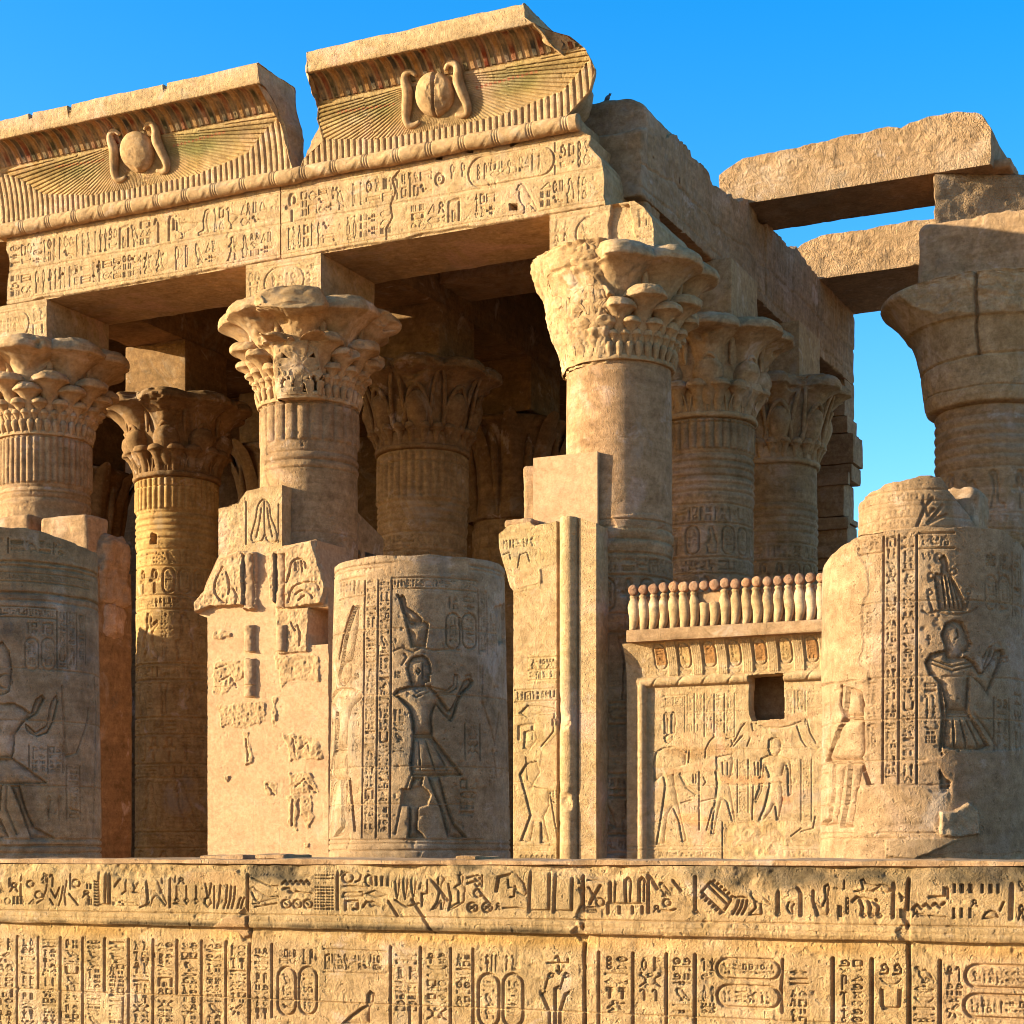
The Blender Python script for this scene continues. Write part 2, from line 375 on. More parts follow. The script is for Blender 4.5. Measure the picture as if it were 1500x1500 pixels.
def quad(cv, rng, s0, s1, t0, t1, dep):
    """fill one square of text"""
    W = s1-s0; H = t1-t0; g = .06*min(W, H); c = rng.random(); ch = lambda k: BY[k][rng.integers(len(BY[k]))]
    if c < .22: put(cv, ch('q'), s0+g, s1-g, t0+g, t1-g, dep)
    elif c < .42:
        k = rng.integers(2, 4)
        for i in range(k): put(cv, ch('w'), s0+g, s1-g, t0+H*i/k+g, t0+H*(i+1)/k-g, dep)
    elif c < .56:
        n = ch('t')
        for i in range(2):
            if rng.random() < .6: n = ch('t')
            put(cv, n, s0+W*i/2+g*.5, s0+W*(i+1)/2-g*.5, t0+g, t1-g, dep)
    elif c < .76:
        put(cv, ch('w'), s0+g, s1-g, t0+g, t0+.42*H, dep)
        for i in range(2): put(cv, ch('s'), s0+W*i/2+g, s0+W*(i+1)/2-g, t0+.46*H, t1-g, dep)
    elif c < .9:
        put(cv, ch('t'), s0, s0+.45*W, t0+g, t1-g, dep)
        for i in range(2): put(cv, ch('s'), s0+.5*W, s1-g, t0+H*i/2+g, t0+H*(i+1)/2-g, dep)
    else:
        for i in range(3):
            k = rng.integers(1, 4); q = ch('s') if k < 3 else 'triple'
            for j in range(min(k, 2)): put(cv, q, s0+W*j/min(k, 2)+g, s0+W*(j+1)/min(k, 2)-g, t0+H*i/3+g*.5, t0+H*(i+1)/3-g*.5, dep)
def text(cv, s0, s1, t0, t1, dep=.012, seed=1, k=1.0):
    """run of signs along the longer side"""
    rng = np.random.default_rng(seed); W = s1-s0; H = t1-t0
    if H >= W:
        t = t1
        while t-t0 > .5*W:
            q = W*k*rng.uniform(.85, 1.15); q = min(q, t-t0); quad(cv, rng, s0, s1, t-q, t, dep); t -= q
    else:
        s = s0
        while s1-s > .5*H:
            q = H*k*rng.uniform(.7, 1.05); q = min(q, s1-s); quad(cv, rng, s, s+q, t0, t1, dep); s += q
def pxtext(cv, x0, y0, x1, y1, dep=.012, seed=1, frame=None, k=1.0):
    (a, b), (c, d) = cv.px(x0, y0), cv.px(x1, y1); s0, s1, t0, t1 = min(a, c), max(a, c), min(b, d), max(b, d)
    text(cv, s0, s1, t0, t1, dep, seed, k)
    if frame and 'l' in frame: cv.groove([(s0-.02, t0), (s0-.02, t1)], frame_w(cv), dep*1.2)
    if frame and 'r' in frame: cv.groove([(s1+.02, t0), (s1+.02, t1)], frame_w(cv), dep*1.2)
    if frame and 't' in frame: cv.groove([(s0-.02, t1+.02), (s1+.02, t1+.02)], frame_w(cv), dep*1.2)
    if frame and 'b' in frame: cv.groove([(s0-.02, t0-.02), (s1+.02, t0-.02)], frame_w(cv), dep*1.2)
def frame_w(cv): return max(.009, cv.ds*1.1)
def cartouche(cv, s0, s1, t0, t1, dep=.015, seed=1, wd=None):
    wd = wd or max(.012, cv.ds*1.3); W = s1-s0; H = t1-t0; r = min(W, H)/2
    a = np.linspace(0, pi, 9)
    if H > W: pts = [(s0+r+r*cos(x), t1-r+r*sin(x)) for x in a]+[(s0+r-r*cos(x), t0+r-r*sin(x)) for x in a]
    else: pts = [(s0+r-r*sin(x), t0+r-r*cos(x)) for x in a]+[(s1-r+r*sin(x), t1-r+r*cos(x)) for x in a]
    cv.groove(pts+[pts[0]], wd, dep)
    m = .2*min(W, H)
    if H > W: text(cv, s0+m, s1-m, t0+m*1.3, t1-m*1.3, dep*.8, seed)
    else: text(cv, s0+m*1.3, s1-m*1.3, t0+m, t1-m, dep*.8, seed)
def pxcart(cv, x0, y0, x1, y1, dep=.015, seed=1, wd=None):
    (a, b), (c, d) = cv.px(x0, y0), cv.px(x1, y1); cartouche(cv, min(a, c), max(a, c), min(b, d), max(b, d), dep, seed, wd)
def pxput(cv, name, x0, y0, x1, y1, dep=.018, flip=False):
    (a, b), (c, d) = cv.px(x0, y0), cv.px(x1, y1); g = GL[name][0]; cv.stamp(g[:, ::-1] if flip else g, min(a, c), max(a, c), min(b, d), max(b, d), dep)
# ---------------------------------------------------------------- materials
def stone_mat(name, c1, c2, c3, dark=(.10, .075, .05), tint=False, bump=.7, soot=.25, strata=.25, grain=1.0, rough=.92, soot_lo=.62, pale=None, var=1.0, pits=0):
    warm = lambda c: (min(1, c[0]*1.03), c[1]*.895, c[2]*.90)
    c1, c2, c3 = warm(c1), warm(c2), warm(c3); pale = warm(pale) if pale else None
    m = bpy.data.materials.new(name); m.use_nodes = True; t = m.node_tree; N = t.nodes; L = t.links.new
    bsdf = N["Principled BSDF"]; bsdf.inputs['Roughness'].default_value = rough
    bsdf.inputs['Specular IOR Level'].default_value = .15
    geo = N.new("ShaderNodeNewGeometry")
    def noise(scale, detail=4, rg=.55, vec=None, dist=0):
        n = N.new("ShaderNodeTexNoise"); n.inputs['Scale'].default_value = scale; n.inputs['Detail'].default_value = detail
        n.inputs['Roughness'].default_value = rg; n.inputs['Distortion'].default_value = dist
        L(vec or geo.outputs['Position'], n.inputs['Vector']); return n.outputs['Fac']
    def ramp(x, a, b, lo=(0, 0, 0, 1), hi=(1, 1, 1, 1)):
        r = N.new("ShaderNodeValToRGB"); r.color_ramp.elements[0].position = a; r.color_ramp.elements[1].position = b
        r.color_ramp.elements[0].color = lo; r.color_ramp.elements[1].color = hi; L(x, r.inputs[0]); return r.outputs[0]
    def mix(f, a, b, mode='MIX'):
        x = N.new("ShaderNodeMix"); x.data_type = 'RGBA'; x.blend_type = mode
        if isinstance(f, float): x.inputs[0].default_value = f
        else: L(f, x.inputs[0])
        for s, v in ((6, a), (7, b)):
            if isinstance(v, tuple): x.inputs[s].default_value = (v+(1,))[:4]
            else: L(v, x.inputs[s])
        return x.outputs[2]
    mp = N.new("ShaderNodeMapping"); mp.inputs['Scale'].default_value = (.5, .5, 6.0); L(geo.outputs['Position'], mp.inputs[0])
    mv = N.new("ShaderNodeMapping"); mv.inputs['Scale'].default_value = (7.0, 7.0, .7); L(geo.outputs['Position'], mv.inputs[0])
    big = noise(.55, 5, .68, dist=.5); mid = noise(2.3, 8, .74, dist=.3); fine = noise(13, 6, .75); gr = noise(75*grain, 3, .7); pit = noise(26, 2, .5); blotch = noise(4.2, 6, .78, dist=.6)
    st = noise(1.6, 5, .6, mp.outputs[0], .3); streak = noise(1.0, 4, .6, mv.outputs[0])
    col = mix(ramp(big, .38, .62), c1, c2)
    col = mix(ramp(mid, .46, .64), col, c3)
    col = mix(1.0, col, ramp(blotch, .36, .66, (1-.30*var, 1-.33*var, 1-.37*var, 1), (1.07, 1.06, 1.03, 1)), 'MULTIPLY')
    col = mix(1.0, col, ramp(pit, .66, .74, (1, 1, 1, 1), (1-.40*var, 1-.44*var, 1-.48*var, 1)), 'MULTIPLY')
    if pale: col = mix(ramp(noise(.9, 5, .65, dist=.6), .55, .68), col, pale)
    col = mix(ramp(st, .3, .7, (1-strata,)*3+(1,), (1+strata*.25,)*3+(1,)), (1, 1, 1), col, 'MIX') if False else mix(1.0, col, ramp(st, .3, .7, (1-strata, 1-strata*1.05, 1-strata*1.15, 1), (1, 1, 1, 1)), 'MULTIPLY')
    col = mix(1.0, col, ramp(fine, .3, .72, (.66, .62, .57, 1), (1.14, 1.14, 1.14, 1)), 'MULTIPLY')
    col = mix(1.0, col, ramp(gr, .34, .6, (.80, .78, .75, 1), (1.05, 1.05, 1.05, 1)), 'MULTIPLY')
    col = mix(mix(1.0, ramp(noise(.8, 7, .74, dist=.9), .56, .66), (.38*var,)*3, 'MULTIPLY'), col, (.33, .235, .165))
    col = mix(mix(1.0, ramp(noise(1.7, 6, .7, dist=.5), .60, .68), (.40*var,)*3, 'MULTIPLY'), col, (.58, .40, .30))
    if soot:
        s1 = noise(1.25, 6, .72, dist=.8); s2 = ramp(s1, soot_lo, soot_lo+.14)
        s3 = mix(1.0, s2, ramp(streak, .35, .6), 'MULTIPLY'); s4 = mix(1.0, s3, (soot*2, soot*2, soot*2), 'MULTIPLY')
        col = mix(s4, col, dark)
    if tint:
        at = N.new("ShaderNodeAttribute"); at.attribute_name = "tint"; col = mix(1.0, col, at.outputs['Color'], 'MULTIPLY')
    L(col, bsdf.inputs['Base Color'])
    def madd(a, b, k):
        x = N.new("ShaderNodeMath"); x.operation = 'MULTIPLY_ADD'; L(b, x.inputs[0]); x.inputs[1].default_value = k; L(a, x.inputs[2]) if not isinstance(a, float) else None
        if isinstance(a, float): x.inputs[2].default_value = a
        return x.outputs[0]
    hgt = madd(madd(madd(madd(madd(0.0, fine, 1.0), gr, .4), streak, .5), blotch, 1.1), ramp(pit, .62, .72), -.55)
    if pits:
        vo = N.new("ShaderNodeTexVoronoi"); vo.inputs['Scale'].default_value = 11; wv = N.new("ShaderNodeVectorMath"); wv.operation = 'ADD'; nv = N.new("ShaderNodeTexNoise"); nv.inputs['Scale'].default_value = 6; L(geo.outputs['Position'], nv.inputs['Vector']); L(geo.outputs['Position'], wv.inputs[0]); L(nv.outputs['Color'], wv.inputs[1]); L(wv.outputs[0], vo.inputs['Vector'])
        hgt = madd(madd(hgt, vo.outputs['Distance'], 1.2*pits), noise(19, 4, .6), 1.6*pits)
    bp = N.new("ShaderNodeBump"); bp.inputs['Strength'].default_value = bump; bp.inputs['Distance'].default_value = .04; L(hgt, bp.inputs['Height'])
    L(bp.outputs[0], bsdf.inputs['Normal'])
    return m
C1 = (.50, .335, .165); C2 = (.56, .375, .20); C3 = (.42, .275, .135)
M_CARVE = stone_mat("carved sandstone", C1, C2, C3, tint=True, soot=.2, pale=(.60, .44, .27))
M_WALL = stone_mat("golden wall sandstone", (.47, .33, .15), (.54, .385, .195), (.40, .28, .125), tint=True, soot=.3, soot_lo=.63, strata=.18, pale=(.56, .41, .25), bump=.75)
M_FRONT = stone_mat("pale front sandstone", (.57, .405, .205), (.61, .44, .24), (.51, .35, .165), tint=True, soot=.12, soot_lo=.68, strata=.16, pale=(.60, .40, .25))
M_COL = stone_mat("column sandstone", (.47, .31, .155), (.53, .355, .195), (.40, .26, .13), tint=True, soot=.3, strata=.3, pale=(.55, .38, .25))
M_DRUM = stone_mat("weathered drum sandstone", (.47, .325, .175), (.54, .38, .215), (.38, .26, .14), dark=(.13, .11, .09), tint=True, soot=.38, soot_lo=.56, strata=.3, pale=(.56, .42, .27))
M_BLOCK = stone_mat("rough block sandstone", (.46, .30, .155), (.50, .33, .18), (.38, .245, .12), soot=.3, strata=.28, bump=.5, pale=(.52, .36, .22))
M_CAP = stone_mat("capital sandstone", (.47, .315, .15), (.53, .365, .19), (.40, .265, .125), soot=.42, soot_lo=.57, strata=.14, bump=.3, pale=(.58, .42, .25))
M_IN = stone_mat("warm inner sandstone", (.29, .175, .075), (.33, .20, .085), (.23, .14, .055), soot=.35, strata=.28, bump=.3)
M_INC = stone_mat("sun-brightened inner carved sandstone", (.56, .36, .135), (.60, .395, .155), (.46, .285, .10), tint=True, soot=.25, strata=.28, bump=.3)  # lit copy: golden sunlight on the half-lit column put into the colour
M_PLAS = stone_mat("restored plaster", (.45, .297, .165), (.49, .328, .185), (.41, .266, .145), tint=True, soot=.05, soot_lo=.7, strata=.05, bump=.12, var=.35)
M_RED = stone_mat("red painted stone", (.40, .235, .14), (.44, .28, .17), (.34, .18, .10), soot=.2, strata=.1)
M_GND = stone_mat("dusty ground", (.46, .335, .21), (.50, .37, .24), (.40, .29, .18), soot=.1, strata=0.0, bump=.5)
def plain_mat(name, col, rough=.6):
    m = bpy.data.materials.new(name); m.use_nodes = True; b = m.node_tree.nodes["Principled BSDF"]; b.inputs['Roughness'].default_value = rough
    n = m.node_tree.nodes.new("ShaderNodeTexNoise"); n.inputs['Scale'].default_value = 30; r = m.node_tree.nodes.new("ShaderNodeValToRGB")
    r.color_ramp.elements[0].color = tuple(c*.7 for c in col)+(1,); r.color_ramp.elements[1].color = tuple(min(1, c*1.3) for c in col)+(1,)
    m.node_tree.links.new(n.outputs[0], r.inputs[0]); m.node_tree.links.new(r.outputs[0], b.inputs['Base Color']); return m
M_BIRD = plain_mat("dark feathers", (.06, .055, .06))
PL = (1.03, 1.02, 1.0)     # plaster tint
Z_GND = -2.3
M_DRUM2 = stone_mat("pale drum sandstone", (.42, .285, .155), (.47, .325, .185), (.36, .24, .13), dark=(.14, .11, .08), tint=True, soot=.2, soot_lo=.62, strata=.2, pale=(.44, .31, .20))
M_PIT = stone_mat("pitted quarry-faced sandstone", (.50, .33, .17), (.54, .365, .20), (.43, .28, .14), soot=.25, soot_lo=.6, strata=.15, bump=.8, pale=(.56, .40, .24), pits=1.0)
M_INC2 = stone_mat("shade-darkened inner carved sandstone", (.42, .265, .11), (.46, .295, .13), (.34, .21, .085), tint=True, soot=.25, strata=.28, bump=.4)  # darker copy: dimness of the hall put into the colour
# ---------------------------------------------------------------- ground
gx = np.concatenate([-np.geomspace(3000, 60, 14), np.linspace(-50, 50, 101), np.geomspace(60, 3000, 14)])
GX, GY = np.meshgrid(gx, gx); GZ = Z_GND+.05*fbm(np.stack([GX, GY, 0*GX], -1), .3, 3, 4)-.05
g = mesh_np("ground", np.stack([GX, GY, GZ], -1).reshape(-1, 3), [gridF(len(gx), len(gx))], M_GND); tag(g, kind='structure')

# ---------------------------------------------------------------- relief wall in the foreground
VW = -16.1
def wall():
    t = thing("relief_wall", "low golden sandstone wall carved with large hieroglyphs, running across the whole foreground", "wall")
    a = P(-60, 1250, VW); b = P(1560, 1250, VW)
    cv = Canvas(a[0], b[0], Z_GND-.1, -.088, .0055)
    cv.px = lambda x, y: (lambda q: (q[0], q[2]))(P(x, y, VW))
    X = lambda x: cv.px(x, 1300)[0]
    zt = lambda y0, y1: None
    # heights on the wall (the courses are level)
    Zfr = cv.px(750, 1346)[1]; Zled = cv.px(750, 1367)[1]; Ztx = cv.px(750, 1392)[1]; Zj = cv.px(750, 1479)[1]
    k6 = lambda n: crop(250*n, 1250, 6.0)
    D = .026
    def S(n, *pts, w=.0088, d=D): cv.groove(cv.m(k6(n)(pts)), w, d)
    def Fp(n, *pts, d=D, w=.020): cv.sunk(cv.m(k6(n)(pts)), d, w)
    def R(n, x, y, r, w=.010, d=.02, dot=False):
        aa = np.linspace(0, 2*pi, 22); S(n, *[(x+r*cos(q), y+r*sin(q)) for q in aa], w=w, d=d)
        if dot: R(n, x, y, r*.35, w=.008)
    def G(n, name, x0, y0, x1, y1, flip=False, d=D): 
        (p, q) = k6(n)([(x0, y0), (x1, y1)]); pxput(cv, name, p[0], p[1], q[0], q[1], d, flip)
    # --- frieze of large signs, left to right
    for x, y0, y1 in ((50, 110, 190), (105, 140, 290), (150, 130, 200), (205, 170, 240), (205, 270, 380)): S(0, (x, y0), (x, y1), w=.010)
    G(0, 'owl', 0, 250, 60, 345); G(0, 'sun', 60, 385, 120, 455); G(0, 'triple', 125, 370, 235, 455); G(0, 'hill', 270, 390, 330, 455); R(0, 290, 270, 28); R(0, 365, 365, 32)
    G(0, 'knot', 100, 250, 190, 340); G(0, 'loaf', 0, 390, 50, 455)
    S(0, (440, 220), (430, 320), (400, 400), (350, 435)); S(0, (470, 320), (510, 390), (545, 300)); S(0, (580, 290), (560, 400), (540, 455)); S(0, (610, 240), (590, 360), (600, 450))
    G(0, 'man', 380, 170, 450, 270); G(0, 'crook', 450, 180, 520, 300); S(0, (460, 400), (490, 450)); S(0, (640, 180), (640, 310)); R(0, 690, 265, 35); G(0, 'pair', 770, 260, 840, 320); G(0, 'pair', 780, 390, 840, 460)
    S(0, (630, 355), (710, 455)); G(0, 'knot', 740, 320, 820, 390)
    for i in range(9): S(0, (855, 245+i*26), (885, 255+i*26), w=.008)
    S(0, (890, 130), (990, 130), (990, 450), (890, 450), (890, 130), w=.010); S(0, (950, 160), (945, 430), w=.013); S(0, (975, 140), (975, 440), w=.012)
    S(0, (1085, 210), (1030, 290), w=.012); S(0, (1120, 150), (1130, 330), (1095, 355)); Fp(0, (1215, 160), (1240, 260), (1200, 340), (1185, 260))
    S(0, (1190, 340), (1240, 350)); G(0, 'lion', 1030, 410, 1240, 465)
    Fp(0, (1300, 180), (1330, 120), (1385, 140), (1395, 210), (1440, 320), (1490, 440), (1475, 470), (1400, 370), (1370, 400), (1350, 460), (1300, 470), (1325, 430), (1300, 330))
    S(0, (1265, 140), (1300, 220), (1320, 330), (1310, 450), (1250, 475)); S(0, (1410, 140), (1450, 260), w=.009); S(0, (1450, 110), (1480, 180), w=.010)
    S(1, (15, 160), (15, 470), w=.013)
    S(1, (60, 190), (60, 250)); G(1, 'knot', 80, 210, 150, 270)
    for x in (75, 160, 245): S(1, (x, 290), (x, 390)); Fp(1, (x-5, 385), (x+30, 415), (x, 450), (x-25, 415))
    S(1, (50, 440), (150, 460)); S(1, (325, 255), (345, 380)); S(1, (380, 260), (360, 370)); Fp(1, (320, 390), (370, 385), (385, 440), (345, 480), (310, 440)); S(1, (405, 290), (405, 480), w=.008)
    for x in (450, 510, 545, 580, 630, 660): S(1, (x+10, 280 if x < 600 else 390), (x, 400), (x-20, 480), w=.010)
    for j in range(2):
        for i in range(9): S(1, (725+i*28, 185-j*45), (740+i*28, 165-j*45), w=.012)
    S(1, (730, 215), (900, 290), (960, 285), w=.008)
    Fp(1, (710, 305), (745, 285), (770, 320), (880, 380), (965, 370), (970, 390), (860, 420), (820, 430), (800, 440), (760, 420), (730, 360)); S(1, (790, 430), (800, 450), (740, 440), w=.008); S(1, (760, 470), (850, 455), (950, 440), w=.008)
    S(1, (1110, 120), (1130, 150), (1100, 180)); S(1, (1010, 195), (1230, 195), w=.010)
    S(1, *[(1000+i*24, 270-(i % 2)*30) for i in range(11)], w=.012); G(1, 'viper', 1005, 290, 1260, 375)
    for x in (1035, 1130, 1225): R(1, x, 445, 38); S(1, (x-12, 435), (x+12, 455), w=.006)
    for j in range(5):
        for i in range(7):
            for y0 in ((130, 5), (290, 9)):
                if j < y0[1]*.55+.5: cv.sunk(cv.m(k6(1)([(1285+i*25, y0[0]+j*27), (1300+i*25, y0[0]+j*27), (1300+i*25, y0[0]+14+j*27), (1285+i*25, y0[0]+14+j*27)])), .02, .02)
    for j in range(3):
        for i in range(7): cv.sunk(cv.m(k6(1)([(1285+i*25, 425+j*27), (1300+i*25, 425+j*27), (1300+i*25, 439+j*27), (1285+i*25, 439+j*27)])), .02, .02)
    S(1, (1485, 150), (1485, 490), w=.014)
    R(2, 75, 215, 45); S(2, (150, 150), (190, 190), (180, 235), (145, 250)); S(2, (40, 290), (100, 285), (220, 300), w=.009); G(2, 'knot', 0, 130, 60, 200)
    Fp(2, (225, 210), (260, 180), (290, 200), (290, 285), (255, 295), (225, 260))
    for x in (325, 375, 425): Fp(2, (x-10, 200), (x+10, 200), (x+10, 290), (x-10, 290))
    S(2, (250, 155), (430, 155), w=.012); Fp(2, (40, 335), (210, 335), (210, 385), (20, 390)); Fp(2, (220, 355), (310, 320), (430, 370), (330, 390)); S(2, (55, 495), (55, 420), (160, 420), (160, 490), (125, 490), w=.013)
    S(2, (210, 470), (240, 425), (360, 460), w=.012); R(2, 290, 445, 22); S(2, (430, 420), (510, 545), w=.013)
    for x in (520, 590, 660): Fp(2, (x-30, 130), (x+20, 130), (x+5, 190), (x+18, 260), (x+8, 330), (x-10, 420), (x-30, 330), (x-35, 240), (x-22, 190))
    S(2, (490, 410), (590, 470), (700, 440), w=.009); S(2, (640, 410), (820, 690), w=.013); S(2, (715, 260), (705, 310)); S(2, (770, 230), (775, 355), (725, 355), (725, 460))
    Fp(2, (880, 150), (920, 160), (900, 195), (930, 230), (900, 280), (900, 340), (930, 420), (910, 500), (885, 500), (890, 420), (850, 490), (800, 500), (850, 430), (870, 350), (860, 230))
    S(2, (780, 195), (950, 410), w=.014)
    Fp(2, (1040, 190), (1080, 180), (1095, 220), (1080, 270), (1110, 300), (1100, 430), (1020, 480), (970, 500), (980, 460), (1040, 430), (1040, 330), (1000, 300), (1055, 260)); S(2, (960, 270), (980, 400), (960, 500)); S(2, (1050, 120), (1060, 180))
    for y in (215, 265): S(2, (1125, y), (1180, y-15), w=.011); R(2, 1215, y, 22); S(2, (1255, y-20), (1255, y+20))
    R(2, 1220, 350, 36); S(2, (1225, 330), (1320, 440), w=.010)
    for x in (1170, 1300):
        R(2, x, 475, 42); S(2, (x-20, 460), (x+20, 490), w=.007); S(2, (x-20, 490), (x+20, 460), w=.007)
    S(2, (1380, 330), (1400, 210), (1490, 190), w=.016); G(2, 'knot', 1370, 430, 1420, 500)
    Fp(3, (-30, 200), (10, 160), (40, 160), (130, 270), (150, 350), (125, 375), (60, 350), (40, 300), (-20, 310)); S(3, (40, 290), (35, 380), (0, 385)); S(3, (-60, 480), (60, 478), (120, 490), w=.009)
    for x0, x1, top in ((180, 345, 160), (400, 545, 200)):
        S(3, (x0, 130), (x0-15, 515), w=.015); S(3, (x1, 170), (x1-5, 500), w=.014); S(3, (x0, 500), (x1, 500), w=.008); S(3, (x0, top), (x1, top), w=.008)
    Fp(3, (420, 195), (440, 155), (490, 140), (525, 190))
    G(3, 'owl', 560, 150, 650, 270); S(3, (610, 310), (640, 390), w=.012); Fp(3, (570, 560), (600, 480), (640, 430), (650, 600), (610, 590), d=.03)
    Fp(3, (680, 170), (850, 165), (840, 195), (690, 205)); S(3, (680, 235), (830, 240)); S(3, (790, 285), (700, 440), w=.014); S(3, (690, 300), (750, 400), w=.010); R(3, 790, 430, 35)
    for i in range(5): S(3, (665+i*20, 470), (680+i*18, 515), w=.008)
    Fp(3, (920, 150), (1170, 145), (1200, 175), (910, 180))
    S(3, (880, 180), (880, 430), (860, 440), (860, 525), w=.014); S(3, (1210, 180), (1215, 520), w=.015); S(3, (880, 440), (1150, 440), w=.009)
    for x in (905, 1040, 1160): S(3, (x-25, 430), (x-30, 240), (x-5, 215), (x+15, 235), w=.013); S(3, (x+20, 250), (x+15, 420), w=.007)
    for x in (960, 1075, 1160): S(3, (x, 470), (x, 525), w=.012)
    S(3, (1210, 180), (1290, 310), w=.016); G(3, 'owl', 1280, 250, 1420, 380); S(3, (1430, 240), (1500, 330), w=.012); R(3, 1375, 435, 32); G(3, 'knot', 1250, 450, 1320, 520); S(3, (1310, 500), (1400, 510), (1450, 490), w=.010)
    S(4, (125, 205), (125, 490), w=.015); R(4, 128, 512, 16)
    S(4, (260, 250), (440, 410), (370, 520), (180, 340), (260, 250), w=.010); S(4, (245, 290), (400, 440), w=.010)
    for i in range(6): S(4, (275+i*32, 255+i*28), (292+i*32, 240+i*28), w=.013); S(4, (200+i*32, 365+i*28), (185+i*32, 385+i*28), w=.013)
    for i in range(3): S(4, (470+i*35, 385), (510+i*35, 400), (490+i*40, 470), (455+i*42, 530), w=.012)
    S(4, (540, 300), (580, 265), (615, 255)); Fp(4, (610, 255), (630, 285), (615, 345), (690, 340), (790, 445), (770, 465), (690, 440), (640, 420), (605, 370))
    S(4, (650, 430), (655, 480), (600, 535)); S(4, (700, 440), (705, 525)); S(4, (600, 540), (700, 540), w=.007)
    S(4, (790, 170), (815, 295), w=.013); S(4, (855, 150), (850, 520), w=.016); R(4, 852, 530, 18)
    Fp(4, (920, 480), (940, 420), (990, 420), (1000, 450), (980, 480), (985, 540), (950, 530)); S(4, (930, 270), (1010, 280), (1050, 350), (1050, 545), w=.016)
    Fp(4, (1250, 290), (1290, 265), (1305, 300), (1290, 380), (1300, 500), (1285, 550), (1200, 550), (1170, 540), (1200, 530), (1160, 430), (1180, 430), (1230, 470), (1260, 400)); S(4, (1160, 330), (1160, 420), (1195, 545), w=.011)
    G(4, 'stroke', 1410, 230, 1450, 320); Fp(4, (1375, 455), (1410, 455), (1410, 555), (1375, 555)); G(4, 'rope', 1430, 380, 1490, 540); G(4, 'loaf', 1335, 290, 1375, 320)
    Fp(5, (70, 240), (100, 215), (120, 260), (200, 280), (270, 265), (330, 290), (345, 340), (300, 350), (210, 340), (120, 345), (0, 335), (90, 310)); S(5, (180, 330), (240, 290), w=.008)
    S(5, (5, 420), (40, 385), (170, 410), (230, 460), w=.013)
    for x in (60, 130, 200): S(5, (x+10, 410), (x+35, 480), (x+20, 540), w=.013); R(5, x+45, 545, 15)
    S(5, (365, 265), (360, 560), w=.016); Fp(5, (410, 340), (465, 390), (430, 430)); Fp(5, (420, 485), (450, 485), (450, 565), (420, 565))
    S(5, (680, 385), (810, 380), (810, 310), (840, 310), (840, 390), w=.012); S(5, *[(530+i*40, 490-(i % 2)*35-i*3) for i in range(8)], w=.012); G(5, 'viper', 550, 520, 830, 570); G(5, 'knot', 525, 480, 590, 560)
    for x in (900, 965, 1040, 1145, 1215, 1280): Fp(5, (x-14, 265), (x+12, 265), (x+12, 352), (x-14, 352), d=.03)
    for x in (892, 962, 1038): Fp(5, (x-14, 478), (x+12, 478), (x+12, 570), (x-14, 570), d=.03)
    Fp(5, (1140, 575), (1160, 525), (1210, 495), (1260, 505), (1290, 575)); G(5, 'knot', 1040, 400, 1110, 470); S(5, (1300, 500), (1330, 430), w=.009)
    S(5, (1405, 270), (1395, 570), w=.02); G(5, 'knot', 1450, 440, 1520, 590); G(5, 'owl', 1440, 240, 1540, 330)
    # beyond the picture's edges
    (xa, _), (xb, _) = cv.px(-55, 1300), cv.px(-3, 1300); text(cv, xa, xb, Zfr+.06, -.14, .02, 91)
    (xa, _), (xb, _) = cv.px(1506, 1300), cv.px(1555, 1300); text(cv, xa, xb, Zfr+.06, -.14, .02, 92)
    # --- columns of text under the ledge
    Zb = cv.px(750, 1500)[1]-.75
    xs = [-52, -12, 25, 56, 88, 121, 153, 188, 224, 259, 295, 331]
    for i, x in enumerate(xs):
        cv.groove([(X(x), Ztx+.01), (X(x), Zj+.02 if i % 3 == 0 else Zb)], .0125, .034)
        if i+1 < len(xs):
            if xs[i+1]-x > 60: continue
            s0, s1 = X(x)+.04, X(xs[i+1])-.035
            text(cv, s0, s1, Zb, Ztx, .024, 200+i, .52)
    pxtext(cv, 336, 1383, 361, 1500, .023, 231, None, .6); pxtext(cv, 372, 1387, 394, 1500, .023, 232, None, .7)
    cv.groove([(X(398), Ztx), (X(398), cv.px(398, 1490)[1])], .011, .03)
    pxtext(cv, 408, 1389, 434, 1414, .023, 233); pxtext(cv, 440, 1388, 466, 1414, .023, 234)
    pxcart(cv, 407, 1416, 433, 1488, .022, 235, .012); pxcart(cv, 438, 1416, 464, 1487, .022, 236, .012)
    cv.groove([(X(474), cv.px(474, 1390)[1]), (X(566), cv.px(566, 1394)[1])], .008, .014); cv.groove([(X(474), cv.px(474, 1424)[1]), (X(560), cv.px(560, 1427)[1])], .008, .014)
    pxtext(cv, 475, 1396, 512, 1421, .018, 237, None, .5); pxtext(cv, 518, 1397, 566, 1423, .018, 238, None, .7)
    # the tall crown's plume in the carved scene
    Fp(2, (220, 1330), (222, 1240), (255, 1205), (290, 1230), (285, 1300), (250, 1360), (252, 1500), (0, 1500), (60, 1440), (150, 1370), d=.03, w=.05)
    for x, seed in ((572, 0), (616, 241), (660, 242), (693, 243)): cv.groove([(X(x), Ztx), (X(x), Zb)], .0125, .032)
    pxtext(cv, 578, 1393, 612, 1500, .023, 241, None, .6); pxtext(cv, 624, 1395, 656, 1500, .023, 242, None, .55); pxtext(cv, 667, 1396, 690, 1478, .023, 243, None, .8)
    pxtext(cv, 701, 1397, 730, 1424, .023, 244); pxtext(cv, 737, 1397, 766, 1424, .023, 245)
    pxcart(cv, 701, 1426, 731, 1505, .024, 246, .013); pxcart(cv, 737, 1426, 766, 1505, .024, 247, .013)
